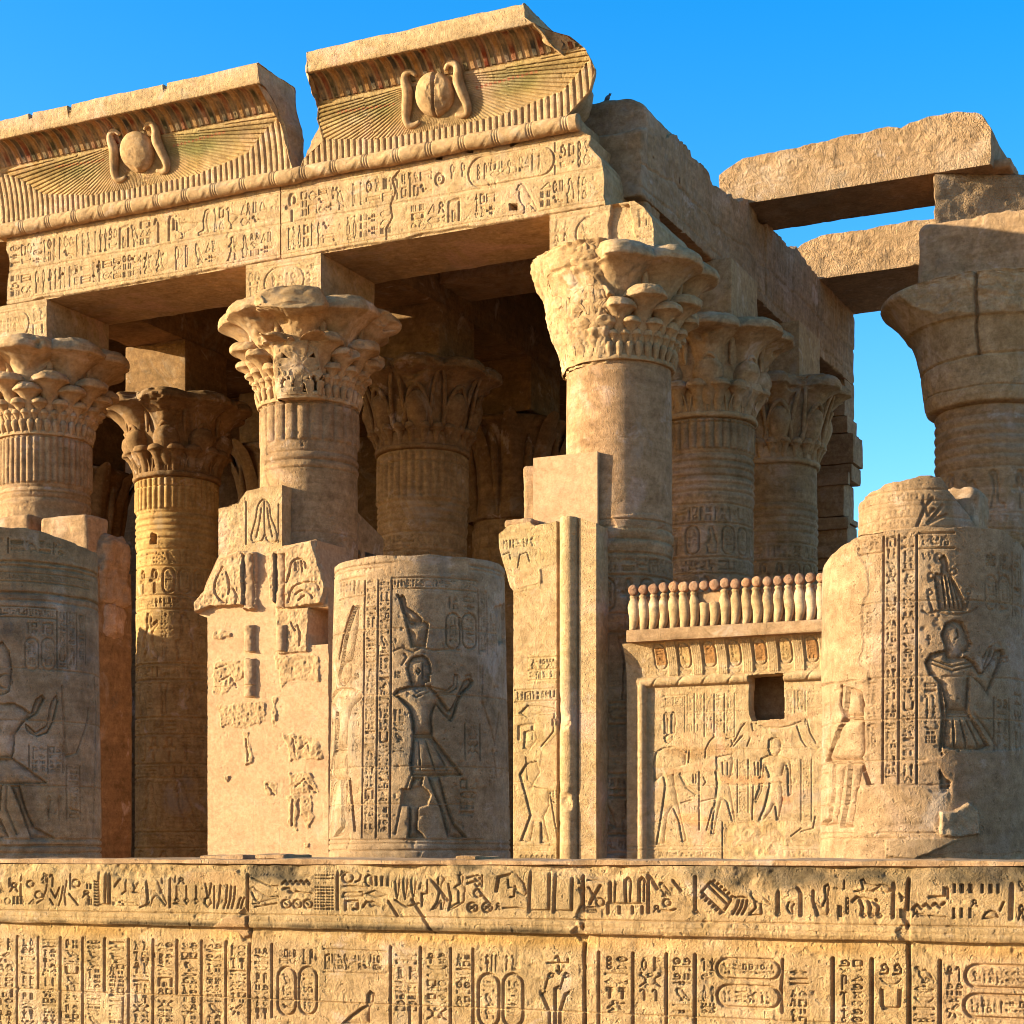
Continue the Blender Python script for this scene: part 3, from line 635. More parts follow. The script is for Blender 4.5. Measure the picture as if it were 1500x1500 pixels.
    # plant emblem
    S(3, (310, 965), (490, 965), (490, 930), w=.010); S(3, (380, 920), (400, 905), (412, 940), (410, 960), w=.010); S(3, (410, 990), (412, 1060)); S(3, (390, 1030), (412, 1060), (435, 1030), w=.007)
    for x in (340, 475): Fp(3, (x-30, 1075), (x-5, 1045), (x+30, 1055), (x+25, 1090), (x-10, 1100), d=.03); S(3, (x-25, 1100), (x-50, 1190), w=.008)
    for a0, b0 in (((260, 1240), (330, 1400)), ((380, 1190), (380, 1400)), ((470, 1240), (420, 1400))): S(3, a0, b0, w=.014); Fp(3, (a0[0]-20, a0[1]), (a0[0]+40, a0[1]-35), (a0[0]+30, a0[1]), (a0[0], a0[1]+20), d=.03)
    for x in (330, 380, 420): S(3, (x, 1410), (x, 1500), w=.014)
    for x in (877, 927, 976, 1018): cv.groove([(X(x), Ztx), (X(x), Zb)], .0135, .034)
    pxtext(cv, 884, 1399, 921, 1500, .025, 251, None, .55); pxtext(cv, 935, 1400, 970, 1486, .025, 252, None, .6); pxtext(cv, 984, 1401, 1013, 1500, .025, 253, None, .8)
    pxtext(cv, 1026, 1402, 1049, 1437, .023, 254, None, .9); pxtext(cv, 1026, 1442, 1049, 1484, .023, 255)
    pxcart(cv, 1050, 1404, 1142, 1436, .022, 256, .012); pxcart(cv, 1050, 1443, 1142, 1478, .022, 257, .012)
    S(4, (880, 935), (870, 1160), w=.012); S(4, (865, 1170), (875, 1400), w=.012)
    G(4, 'mouth', 940, 1020, 1100, 1075); G(4, 'water', 945, 1085, 1100, 1125); G(4, 'water', 945, 1130, 1100, 1170); pxtext(cv, 1156, 1448, 1184, 1500, .023, 258)
    for x in (1220, 1277, 1377): cv.groove([(X(x), Ztx), (X(x), Zb)], .015, .036)
    pxtext(cv, 1228, 1404, 1266, 1500, .025, 261, None, .6); pxtext(cv, 1286, 1408, 1324, 1500, .025, 262, None, .9); pxtext(cv, 1337, 1412, 1371, 1500, .025, 263, None, .9)
    pxtext(cv, 1384, 1413, 1412, 1500, .023, 264); pxcart(cv, 1414, 1413, 1520, 1449, .024, 265, .013); pxcart(cv, 1412, 1456, 1520, 1494, .024, 266, .013)
    cv.h = np.minimum(cv.h, 0)
    for a_, b_, sd_ in ((-9, X(365), 1), (X(365), X(857), 2), (X(857), X(1332), 3), (X(1332), 99, 4)):
        m = (cv.S >= a_) & (cv.S < b_) & (cv.T > Zj); cv.tint[m] *= np.array([(1.02, 1.0, .93), (.98, .98, .98), (1.05, 1.02, 1.0), (.96, .95, .97)][sd_-1], np.float32)
    for a_, b_, sd_ in ((-9, X(180), 1), (X(180), X(600), 2), (X(600), X(1180), 3), (X(1180), 99, 4)):
        m = (cv.S >= a_) & (cv.S < b_) & (cv.T <= Zj); cv.tint[m] *= np.array([(1.04, 1.04, 1.02), (.97, .96, .92), (1.03, 1.0, .98), (.95, .95, .97)][sd_-1], np.float32)
    # joints and cracks
    for x, j in ((365, 1), (857, 2), (1332, 3)):
        cv.joint_v(X(x), -2, 0, .016, .05, 40+j, .012)
        aa = cv.px(x, 1335); 
        for dx, dy, sz in ((-9, 34, 7), (-4, 8, 6)): 
            q = np.array([(x+dx-sz, 1330+dy), (x+dx, 1322+dy), (x+3, 1330+dy), (x+2, 1350+dy), (x+dx, 1345+dy)]); cv.plaster(cv.m(q), -.022, .012, j+int(sz), None, 14, .02)
    cv.joint_h(Zj, wd=.0085, dep=.016, seed=61); cv.joint_h(Zj-.5, wd=.0085, dep=.016, seed=62)
    for x in (600, 1180, 180): cv.joint_v(X(x), -3, Zj, .010, .025, x)
    # plaster patch under the ledge
    cv.weather(.004, 6, 12, .006)
    # vertical chisel dressing
    cv.h += .0022*fbm2(cv.S, cv.T, 45, 3, 77, (1, .18))*(cv.T > Zled-2)
    # ledge and band profile
    pro = np.interp(cv.T, [-9, Ztx-.02, Zled-.035, Zled-.001, Zled, Zled+.03, Zfr-.008, Zfr-.004, Zfr, 1], [0, 0, -.012, -.014, .036, .05, .046, .034, .034, .034])
    wob = .012*fbm2(cv.S, cv.T, 3, 3, 5)
    pro = np.interp(cv.T+wob*.5, [-9, Ztx-.02, Zled-.035, Zled-.002, Zled+.004, Zled+.03, Zfr-.008, Zfr-.004, Zfr, 1], [0, 0, -.012, -.014, .036, .05, .046, .034, .034, .034])
    cv.h -= .016*np.exp(-((cv.T-Zfr-.003*fbm2(cv.S, cv.T*0, 4, 2, 3))/.006)**2)+.006*np.exp(-((cv.T-(Zled+.055))/.006)**2)
    # broken patches along the upper edge of the frieze
    top = -.088
    er = fbm2(cv.S, cv.T, 1.3, 4, 9)+.35*fbm2(cv.S, cv.T, 6, 3, 10); reach = .07+.16*np.clip(er+.15, 0, 1)+.10*np.clip(fbm2(cv.S, cv.T*0, .9, 2, 19)-.1, 0, 1)*2
    q = np.clip((cv.T-(top-reach))/.05, 0, 1); rg = .5+.5*fbm2(cv.S, cv.T, 9, 4, 11)
    cv.h = cv.h*(1-q)-q*(.010+.075*rg*np.clip((cv.T-(top-reach))/.12, 0, 1))
    dk = np.clip(np.clip((cv.T-(top-.16-.09*er))/.08, 0, 1)*np.clip(fbm2(cv.S, cv.T, 2.2, 5, 21)*3.2+.45, 0, 1), 0, 1)[..., None]; cv.tint = cv.tint*(1-dk)+np.array((.30, .31, .33))*dk
    # grime under the ledge lip, patches of pinkish and ochre stone
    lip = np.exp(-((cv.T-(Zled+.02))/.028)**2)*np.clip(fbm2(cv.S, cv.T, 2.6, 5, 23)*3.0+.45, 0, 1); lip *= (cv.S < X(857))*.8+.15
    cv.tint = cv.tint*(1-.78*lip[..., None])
    oc = np.exp(-((cv.T-(Zled-.05))/.05)**2)*np.clip(.6+fbm2(cv.S, cv.T, 1.5, 3, 24), 0, 1)[...]; cv.tint = cv.tint*(1+oc[..., None]*(np.array((1.14, 1.0, .68))-1))
    pk = np.clip(fbm2(cv.S, cv.T, 1.1, 4, 25)*2.2, 0, 1)*(cv.T < Ztx+.1); cv.tint = cv.tint*(1+pk[..., None]*(np.array((1.02, .985, 1.05))-1))
    cv.plaster(cv.m(k6(1)([(380, 650), (520, 560), (690, 550), (700, 600), (690, 720), (640, 740), (600, 690), (400, 680)])), .01, .015, 8, (1.02, .93, .92), 12)
    cv.plaster(cv.m(k6(1)([(150, 170), (600, 150), (680, 330), (600, 400), (590, 290), (400, 260), (160, 260)])), .0, .012, 8, (1.04, .97, .92), 12)
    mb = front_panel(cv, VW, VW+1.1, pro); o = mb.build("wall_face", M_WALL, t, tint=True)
    # worn capping course on top
    lo = (a[0]-.02, VW-.02, -.087); hi = (b[0]+.02, VW+1.15, -.036)
    V, F = stone(lo, hi, .035, .02, .012, 51, None, .8)
    V[:, 1] += np.where(V[:, 1] < VW+.3, .06*fbm(V*np.array([1, 0, 0]), 1.7, 4, 52), 0); V[:, 2] += .012*fbm(V*np.array([1, .3, 0]), 2.2, 4, 53)*(V[:, 2] > -.06)-.008*(V[:, 2] > -.06)
    MB().add(V, F).build("capping_course", M_BLOCK, t)
    for x0, x1, h in ((295, 360, .02), (375, 420, .03), (670, 700, .012)):
        A = P(x0, 1258, VW+.1)[0]; B = P(x1, 1258, VW+.1)[0]; V, F = stone((A, VW+.06, -.05), (B, VW+.5, h-.03), .03, .02, .015, x0, None, 1); MB().add(V, F).build("loose_chip", M_BLOCK, t)
wall()

# ---------------------------------------------------------------- cylinders with carving
def cyl_canvas(c, r, z0, z1, res, full=True):
    """unrolled canvas on an upright round drum; s = 0 faces the camera"""
    c = np.array(c, float); phi0 = math.atan2(CAM[1]-c[1], CAM[0]-c[0])
    cv = Canvas(-pi*r, pi*r, z0, z1, res)
    def px(x, y):
        d = ray(x, y); dx, dy = d[0], d[1]; ox, oy = CAM[0]-c[0], CAM[1]-c[1]
        A = dx*dx+dy*dy; B = 2*(ox*dx+oy*dy); C = ox*ox+oy*oy-r*r; D = B*B-4*A*C
        if D < 0: t = -B/(2*A)
        else: t = (-B-math.sqrt(D))/(2*A)
        p = CAM+d*t; ph = math.atan2(p[1]-c[1], p[0]-c[0])-phi0; ph = (ph+pi) % (2*pi)-pi
        return (ph*r, p[2])
    cv.px = px; cv.r = r; cv.phi0 = phi0; cv.c = c
    return cv
def cyl_mesh(cv, taper=None, top=None, mb=None, cap=True):
    """taper(z)->radius; top(phi)->height the drum is broken down to"""
    mb = mb or MB(); ph = cv.phi0+cv.S/cv.r; Z = cv.T.copy()
    if top is not None:
        zt = top(ph); z0 = cv.t[0]; f = np.minimum(Z, zt); Z = np.where(Z > zt, zt, Z)
    rr = (taper(Z) if taper is not None else cv.r)+cv.h
    if top is not None: rr = np.where(cv.T > zt, rr-np.minimum((cv.T-zt)*.9, rr*.6), rr)
    V = np.stack([cv.c[0]+rr*np.cos(ph), cv.c[1]+rr*np.sin(ph), Z], -1); nt, ns = Z.shape
    mb.add(V.reshape(-1, 3), gridF(nt, ns), cv.tint.reshape(-1, 3))
    if cap:
        e = V[-1]; ctr = np.array([cv.c[0], cv.c[1], e[:, 2].mean()]); k = 9; rings = []
        for i in range(k):
            q = i/(k-1)*.995; r = e*(1-q)+ctr*q; r = r.copy()
            if i: r[:, 2] += .05*fbm(r, 3, 3, 5)
            rings.append(r)
        mb.add(np.concatenate(rings), gridF(k, ns))
    return mb
# ---------------------------------------------------------------- three drum stumps of the court colonnade
CR = 'broken round columns standing in the court'
def court_drum(name, label, c, r0, r1, ztop, carve, top=None, mat=None, res=.0085):
    t = thing(name, label, "column", group=CR)
    cv = cyl_canvas(c, (r0+r1)/2, Z_GND-.1, ztop, res); carve(cv)
    tp = lambda z: np.interp(z, [0, ztop], [r0, r1])
    mb = cyl_mesh(cv, tp, top, cap=True); mb.build("drum", mat or M_DRUM, t, tint=True)
    V, F = lathe([(.3, Z_GND-.3), (r0+.3, Z_GND-.3), (r0+.34, Z_GND-.15), (r0+.34, Z_GND+.1), (r0+.26, Z_GND+.2), (r0-.1, Z_GND+.2)], 48, (c[0], c[1], 0))
    MB().add(V, F).build("plinth", M_BLOCK, t)
    return t
def foot_lines(cv, y1, y2):
    for y in np.linspace(y1, y2, 3):
        z = cv.px(cv_px_mid(cv), y)[1]; cv.joint_h(z, wd=.012, dep=.012, seed=int(y))
def cv_px_mid(cv):
    d = cv.c-CAM[:2]; return 750+FPX*(d@Rv)/(d@Fv)
def sk(cv, k, *polys, dep=.05, wd=.06):
    for p in polys: cv.sunk(cv.m(k(p)), dep, wd)
def gr(cv, k, *lines, w=.013, dep=.016):
    for p in lines: cv.groove(cv.m(k(p)), w, dep)
def rg(cv, k, x, y, r, w=.012, dep=.015):
    a = np.linspace(0, 2*pi, 22); cv.groove(cv.m(k([(x+r*cos(q), y+r*sin(q)) for q in a])), w, dep)

def carve_mid(cv):
    k = crop(450, 750, 2.884)
    # king with the double crown, holding up two jars
    sk(cv, k, [(372, 345), (384, 343), (440, 572), (500, 572), (517, 470), (492, 458), (440, 470), (405, 430), (388, 375)],
       [(388, 360), (400, 347), (412, 358), (420, 398), (455, 420), (490, 452), (478, 468), (430, 462), (402, 425)], dep=.05)
    sk(cv, k, [(418, 660), (424, 635), (445, 610), (490, 603), (515, 622), (524, 655), (528, 682), (517, 692), (521, 716), (497, 724), (500, 742), (440, 742), (432, 712)], dep=.05)
    gr(cv, k, [(418, 640), (480, 632), (520, 640)], [(500, 650), (512, 652)], w=.01, dep=.02)
    sk(cv, k, [(362, 772), (378, 748), (430, 735), (520, 733), (556, 772), (600, 838), (622, 800), (648, 745), (660, 715), (690, 700), (706, 715), (692, 742), (664, 762), (640, 805), (626, 862), (606, 886), (570, 852), (545, 815), (530, 860), (532, 945), (446, 945), (440, 880), (428, 830), (390, 792)], dep=.065)
    sk(cv, k, [(525, 738), (590, 752), (618, 728), (618, 700), (625, 683), (640, 690), (640, 742), (604, 766), (530, 762)], dep=.03, wd=.03)
    sk(cv, k, [(668, 690), (695, 684), (700, 720), (676, 722)], dep=.03, wd=.03)
    sk(cv, k, [(446, 950), (531, 948), (600, 1040), (656, 1112), (636, 1116), (440, 1116), (433, 1060)], dep=.06)
    gr(cv, k, [(446, 945), (531, 943)], w=.02, dep=.03)
    gr(cv, k, [(436, 742), (465, 762), (520, 740)], [(420, 760), (465, 782), (530, 752)], [(446, 962), (532, 960)], [(470, 965), (480, 1110)], [(500, 965), (545, 1110)], [(525, 965), (600, 1110)], [(450, 1095), (640, 1095)], [(450, 1080), (625, 1080)], [(470, 660), (478, 672), (470, 684), (462, 672)], [(505, 700), (518, 698)], [(488, 640), (488, 735)], w=.009, dep=.03)
    sk(cv, k, [(445, 1120), (492, 1120), (476, 1200), (470, 1280), (466, 1340), (500, 1378), (425, 1378), (430, 1290), (425, 1200)],
       [(508, 1118), (562, 1118), (590, 1230), (622, 1320), (672, 1376), (590, 1380), (560, 1255), (530, 1180)], dep=.06)
    gr(cv, k, [(436, 1118), (400, 1230), (375, 1360)], w=.012, dep=.02)
    gr(cv, k, [(400, 645), (420, 612), (410, 600)], [(365, 585), (400, 572), (450, 590), (480, 572), (540, 585), (590, 580), (650, 585)], w=.012, dep=.02)
    # goddess at the lit edge
    sk(cv, k, [(140, 640), (150, 560), (170, 470), (195, 400), (205, 392), (212, 402), (212, 480), (200, 560), (188, 625), (165, 640)],
       [(138, 645), (170, 625), (188, 650), (184, 700), (160, 735), (135, 730), (128, 690)],
       [(105, 770), (130, 745), (185, 742), (225, 760), (232, 785), (190, 830), (175, 900), (172, 1000), (120, 1000), (128, 900), (122, 840), (100, 800)],
       [(118, 1005), (172, 1005), (180, 1130), (92, 1130)],
       [(110, 1130), (135, 1130), (118, 1300), (88, 1372), (84, 1372)], [(150, 1130), (178, 1130), (172, 1300), (165, 1365), (120, 1376), (155, 1330)], dep=.05)
    gr(cv, k, [(130, 620), (145, 540), (172, 440), (188, 400)], [(185, 1130), (208, 1345)], [(108, 880), (96, 1120)], [(122, 850), (116, 1120)], [(95, 1372), (120, 1140)], w=.02, dep=.05)
    # text
    T = lambda x0, y0, x1, y1, s, fr=None, d=.02, kk=1.0: (lambda q: pxtext(cv, *q[0], *q[1], d, s, fr, kk))(k([(x0, y0), (x1, y1)]))
    T(128, 300, 228, 345, 1, 'tb'); T(245, 290, 288, 1375, 2, 'lr', .026, 1.05); T(302, 290, 346, 1375, 3, 'r', .026, 1.05); T(362, 285, 720, 328, 4, 'tb', .017)
    T(362, 830, 412, 1020, 5); T(190, 830, 222, 1020, 6); T(366, 670, 396, 715, 7); T(196, 680, 218, 715, 8)
    for i, x in enumerate((590, 660)):
        q = k([(x, 425), (x+58, 580)]); pxcart(cv, *q[0], *q[1], .026, 11+i); T(x+4, 350, x+54, 420, 13+i)
    T(735, 330, 760, 600, 15, 'lr', .02); T(775, 420, 800, 600, 16, 'r'); T(672, 895, 722, 1050, 17, 'lr', .022); T(635, 1120, 720, 1290, 18, None, .022); T(760, 1060, 800, 1300, 19, None, .022)
    gr(cv, k, [(745, 650), (740, 800), (790, 980), (810, 850)], [(780, 1000), (800, 1150), (760, 1320), (740, 1370)], w=.014, dep=.02)
    for y, d in ((212, .02), (228, .012), (1385, .016), (1402, .012), (1430, .016)): cv.joint_h(cv.px(*k([(420, y)])[0])[1], wd=.016, dep=d, seed=y)
    cv.courses([cv.px(*k([(450, y)])[0])[1] for y in (490, 770, 1075, 1235)], 3)
    for y in (490, 770, 1075, 1235): cv.joint_h(cv.px(*k([(450, y)])[0])[1], wd=.009, dep=.014, seed=y)
    # break over the king's shin, worn lower right
    cv.plaster(cv.m(k([(395, 1165), (485, 1160), (520, 1195), (510, 1240), (450, 1250), (395, 1240)])), -.045, .03, 5, None, 8)
    cv.plaster(cv.m(k([(720, 1180), (840, 1080), (850, 1385), (740, 1385), (690, 1330)])), -.012, .06, 6, (.97, .98, 1.0), 6)
    cv.plaster(cv.m(k([(795, 400), (870, 380), (870, 560), (815, 560)])), -.05, .06, 7, None, 6)
    cv.plaster(cv.m(k([(305, 222), (680, 200), (700, 232), (690, 262), (320, 270)])), -.004, .015, 9, (1.03, 1, .98))
    cv.weather(.006, 4, 31, .008)
jag = lambda z, a, s: (lambda ph: z+a*fbm(np.stack([np.cos(ph)*2, np.sin(ph)*2, 0*ph], -1), 1.6, 4, s))
cM = (2.02, -10.68)
court_drum("court_column", "middle broken court column, carved with a king in a tall double crown", cM, .98, .915, 3.10, carve_mid, jag(3.07, .016, 3))

def carve_right(cv):
    k = crop(900, 650, 2.5)
    sk(cv, k, [(1172, 490), (1178, 470), (1195, 478), (1200, 440), (1190, 420), (1212, 405), (1224, 430), (1226, 462), (1258, 520), (1284, 575), (1288, 612), (1190, 612)], dep=.045)
    for i in range(4): gr(cv, k, [(1200+i*14, 470+i*10), (1215+i*17, 600)], w=.008, dep=.05)
    rg(cv, k, 1192, 418, 17); rg(cv, k, 1162, 484, 11); rg(cv, k, 1243, 468, 11); rg(cv, k, 1157, 543, 9); rg(cv, k, 1299, 543, 9)
    gr(cv, k, [(1128, 612), (1150, 622), (1180, 612), (1220, 625), (1270, 625), (1310, 615), (1330, 600)], [(1150, 560), (1165, 610)], [(1300, 555), (1290, 610)], w=.013, dep=.02)
    sk(cv, k, [(1197, 700), (1212, 657), (1245, 643), (1277, 652), (1294, 690), (1300, 715), (1312, 735), (1300, 745), (1298, 760), (1275, 768), (1268, 790), (1222, 786), (1210, 740)], dep=.05, wd=.06)
    gr(cv, k, [(1255, 680), (1262, 705), (1250, 715)], [(1240, 780), (1268, 784)], [(1285, 690), (1298, 692)], [(1290, 742), (1306, 740)], [(1160, 790), (1240, 815), (1310, 800)], [(1165, 805), (1240, 832), (1320, 812)], [(1216, 982), (1298, 982)], [(1216, 1000), (1300, 1000)], [(1240, 1005), (1245, 1115)], [(1265, 1005), (1290, 1115)], [(1285, 1005), (1335, 1115)], w=.009, dep=.035)
    sk(cv, k, [(1137, 800), (1158, 768), (1215, 755), (1228, 785), (1290, 778), (1322, 800), (1346, 842), (1385, 780), (1400, 755), (1425, 752), (1432, 770), (1395, 860), (1368, 922), (1340, 880), (1305, 850), (1296, 980), (1216, 980), (1205, 920), (1195, 880), (1150, 840)], dep=.055, wd=.055)
    sk(cv, k, [(1345, 790), (1370, 745), (1385, 740), (1380, 770), (1352, 830)], dep=.03, wd=.03); sk(cv, k, [(1405, 785), (1440, 780), (1445, 800), (1410, 806)], dep=.03, wd=.03)
    sk(cv, k, [(1216, 985), (1298, 985), (1372, 1108), (1330, 1122), (1203, 1122), (1208, 1050)], dep=.05, wd=.05)
    sk(cv, k, [(1200, 1125), (1262, 1125), (1225, 1265), (1195, 1265), (1190, 1200)], dep=.05)
    gr(cv, k, [(1190, 870), (1205, 1000), (1195, 1120)], w=.018, dep=.04); gr(cv, k, [(1320, 990), (1400, 1110)], w=.012, dep=.02)
    # lit king whose head is lost
    sk(cv, k, [(832, 885), (850, 890), (846, 950), (838, 1002), (912, 1002), (916, 950), (905, 905), (878, 895)],
       [(836, 1008), (914, 1004), (920, 1130), (902, 1162), (778, 1164)], [(800, 1166), (852, 1166), (832, 1320), (818, 1398), (755, 1400), (788, 1372), (800, 1290)],
       [(862, 1166), (915, 1166), (894, 1300), (884, 1376), (896, 1404), (830, 1408), (852, 1300)], dep=.075, wd=.05)
    gr(cv, k, [(832, 890), (828, 960), (848, 1010)], [(840, 1010), (800, 1110), (776, 1166)], [(905, 1160), (935, 1250)], w=.024, dep=.07)
    T = lambda x0, y0, x1, y1, s, fr=None, d=.022, kk=1.0: (lambda q: pxtext(cv, *q[0], *q[1], d, s, fr, kk))(k([(x0, y0), (x1, y1)]))
    T(885, 345, 972, 390, 21, 'tb'); T(992, 338, 1034, 1245, 22, 'lr', .028); T(1054, 338, 1100, 1245, 23, 'r', .028); T(1124, 335, 1240, 372, 24, 'tb'); T(1124, 395, 1165, 425, 25)
    T(1134, 870, 1182, 1120, 26); T(925, 870, 960, 1120, 27); T(760, 950, 790, 1330, 28, 'lr', .012); T(920, 590, 945, 800, 29)
    for i, x in enumerate((1362, 1412)):
        q = k([(x, 480), (x+40, 610)]); pxcart(cv, *q[0], *q[1], .016, 31+i); T(x, 400, x+40, 470, 33+i)
    T(1465, 400, 1490, 640, 36, 'lr'); T(1395, 930, 1440, 1130, 37, 'lr'); T(1460, 900, 1490, 1150, 38)
    q = k([(1140, 700), (1165, 735)]); pxput(cv, 'ankh', *q[0], *q[1])
    cv.courses([cv.px(*k([(1050, y)])[0])[1] for y in (578, 855, 1160, 1425)], 4, .08)
    for y in (578, 855, 1010, 1160, 1250, 1320, 1425, 1445): cv.joint_h(cv.px(*k([(1050, y)])[0])[1], wd=.010, dep=.015, seed=y)
    # smooth repairs
    cv.plaster(cv.m(k([(700, 370), (800, 345), (880, 360), (890, 400), (915, 450), (930, 540), (905, 590), (910, 720), (895, 800), (930, 830), (930, 865), (830, 870), (700, 880)])), .012, .03, 41, PL, 7)
    cv.plaster(cv.m(k([(895, 1265), (1000, 1245), (1130, 1250), (1165, 1275), (1220, 1280), (1235, 1420), (1195, 1450), (1160, 1390), (1000, 1395), (960, 1430), (880, 1440)])), .008, .03, 42, PL, 7)
    cv.plaster(cv.m(k([(1100, 1175), (1200, 1140), (1195, 1110), (1300, 1135), (1560, 1110), (1560, 1500), (1150, 1500), (1190, 1450), (1225, 1340), (1230, 1240), (1180, 1170)])), .01, .03, 43, (.98, .94, .94), 7)
    b, q = cv.mask(cv.m(k([(1195, 1350), (1240, 1345), (1290, 1315), (1320, 1340), (1325, 1430), (1240, 1440), (1185, 1435)])), .02, 8, 44); cv.h[b] = cv.h[b]*(1-q)+q*(.05+.03*fbm2(cv.S[b], cv.T[b], 6, 3, 3)); cv.tint[b] = cv.tint[b]*(1-q[..., None])+np.array((1.05, 1.12, 1.22))*q[..., None]
    cv.plaster(cv.m(k([(1000, 1450), (1190, 1440), (1260, 1450), (1200, 1480), (1100, 1520), (1000, 1510)])), .03, .02, 45, (1.05, 1.08, 1.12), 9)
    cv.weather(.006, 4, 32, .008)
cR = (7.49, -10.84)
def top_right(ph):
    a = (ph-math.atan2(CAM[1]-cR[1], CAM[0]-cR[0])+pi) % (2*pi)-pi
    return np.interp(a, [-3.1, -1.5, -1.0, -.6, .3, .7, 1.3, 3.1], [2.5, 2.66, 2.78, 2.90, 2.90, 2.93, 2.82, 2.5])+.03*fbm(np.stack([np.cos(ph)*2, np.sin(ph)*2, 0*ph], -1), 2, 4, 8)
court_drum("court_column", "right court column, carved with a bald king offering, its base patched with plaster", cR, .955, .92, 3.08, carve_right, top_right, M_DRUM2)

def carve_left(cv):
    k = crop(0, 750, 2.884)
    sk(cv, k, [(-60, 690), (-20, 560), (10, 545), (40, 590), (52, 660), (48, 700), (40, 760), (10, 775), (-40, 770)], dep=.05)
    rg(cv, k, 22, 715, 30, .014, .03)
    sk(cv, k, [(-90, 860), (-40, 810), (60, 805), (105, 830), (130, 850), (150, 790), (180, 770), (190, 790), (160, 850), (100, 890), (65, 940), (62, 1010), (50, 1040), (-60, 1040)], dep=.06)
    sk(cv, k, [(105, 890), (150, 930), (195, 900), (215, 800), (240, 770), (248, 800), (225, 890), (200, 935), (155, 950), (110, 925)], dep=.045, wd=.03)
    sk(cv, k, [(-50, 1045), (55, 1040), (120, 1085), (200, 1145), (150, 1150), (10, 1150), (-60, 1150)], dep=.055)
    sk(cv, k, [(-40, 1155), (10, 1155), (0, 1290), (40, 1375), (-30, 1380)], [(45, 1155), (85, 1155), (110, 1250), (145, 1330), (235, 1380), (130, 1384), (90, 1270)], dep=.055)
    gr(cv, k, [(262, 735), (278, 1030), (320, 1020), (365, 890), (372, 830)], [(398, 700), (405, 850), (385, 1380)], [(30, 1150), (25, 1250), (70, 1360)], w=.014, dep=.025)
    gr(cv, k, [(262, 735), (270, 1040)], w=.012, dep=.02)
    T = lambda x0, y0, x1, y1, s, fr=None, d=.024, kk=1.0: (lambda q: pxtext(cv, *q[0], *q[1], d, s, fr, kk))(k([(x0, y0), (x1, y1)]))
    T(40, 110, 280, 190, 51, 'l'); T(-80, 260, 380, 320, 52, 'tb', .015); T(-60, 405, 230, 445, 53, 'tb'); T(250, 420, 280, 660, 54, 'lr'); T(292, 420, 320, 660, 55, 'r'); T(335, 430, 358, 640, 56, 'r')
    for i, x in enumerate((106, 176)):
        q = k([(x, 530), (x+58, 670)]); pxcart(cv, *q[0], *q[1], .018, 57+i); T(x, 460, x+55, 522, 59+i)
    T(130, 985, 195, 1100, 61, 'lr'); T(205, 985, 258, 1100, 62, 'r'); T(285, 1070, 330, 1300, 63, 'lr'); T(180, 1190, 270, 1330, 64)
    for y, d in ((210, .03), (228, .02), (340, .03), (372, .016), (1382, .02), (1410, .03), (1440, .02)): cv.joint_h(cv.px(*k([(100, y)])[0])[1], wd=.02, dep=d, seed=y)
    cv.courses([cv.px(*k([(100, y)])[0])[1] for y in (340, 660, 880, 1155)], 5)
    for y in (660, 880, 1155): cv.joint_h(cv.px(*k([(100, y)])[0])[1], wd=.009, dep=.016, seed=y)
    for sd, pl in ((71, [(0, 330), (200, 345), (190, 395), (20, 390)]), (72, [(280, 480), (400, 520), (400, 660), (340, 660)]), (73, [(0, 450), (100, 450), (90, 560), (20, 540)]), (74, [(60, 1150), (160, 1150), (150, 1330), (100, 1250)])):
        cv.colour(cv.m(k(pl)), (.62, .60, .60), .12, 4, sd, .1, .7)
    cv.weather(.007, 4, 33, .008)
cL = (-3.44, -10.75)
def top_left(ph):
    a = (ph-math.atan2(CAM[1]-cL[1], CAM[0]-cL[0])+pi) % (2*pi)-pi
    return np.interp(a, [-3.1, -1, .0, .8, 1.5, 3.1], [3.7, 3.75, 3.77, 3.66, 3.6, 3.7])+.03*fbm(np.stack([np.cos(ph)*2, np.sin(ph)*2, 0*ph], -1), 2, 4, 18)
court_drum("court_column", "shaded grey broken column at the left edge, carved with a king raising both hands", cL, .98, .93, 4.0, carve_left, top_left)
# unseen stump added left of the picture to keep the left drum in shade
t = thing("shade_stump", "tall unseen stone stump added left of the court columns to shade the left drum", "wall")
V, F = stone((-8.3, -14.0, Z_GND-.2), (-6.3, -11.9, 6.9), .15, .12, .05, 77, lambda V: V+np.stack([0*V[:, 0], 0*V[:, 0], np.where(V[:, 2] > 6, .4*fbm(V, .7, 4, 3), 0)], -1))
MB().add(V, F).build("stonework", M_BLOCK, t)
# ---------------------------------------------------------------- hall columns
GROUP_COL = 'columns of the temple hall'
ZC0, ZC1 = 8.02, 9.78          # capital base and top
def umbel(mb, th, r_ax0, r_ax1, z0, z1, a0, a1, n=30, lip=.2, squash=1.0, seed=0):
    """an open papyrus head: stalk, flaring bell, thick rolled lip; its axis leans out from the column"""
    H = z1-z0
    prof = smooth_prof([(a0*.8, -.12*H), (a0, .0), (a0*1.05, .22*H), (a0+(a1-a0)*.12, .42*H), (a0+(a1-a0)*.30, .56*H), (a0+(a1-a0)*.62, .67*H), (a0+(a1-a0)*.92, .72*H), (a1, .735*H), (a1*1.005, .765*H), (a1*.97, .81*H), (a1*.86, .88*H), (a1*.62, .95*H), (.01, H*1.0)], 6)
    c, s = cos(th), sin(th)
    def shift(Z):
        q = np.clip(Z/H, 0, 1); r = r_ax0+(r_ax1-r_ax0)*q**1.1; return r*c, r*s
    V, F = lathe(prof, n, (0, 0, z0), shift)
    mb.add(V, F)
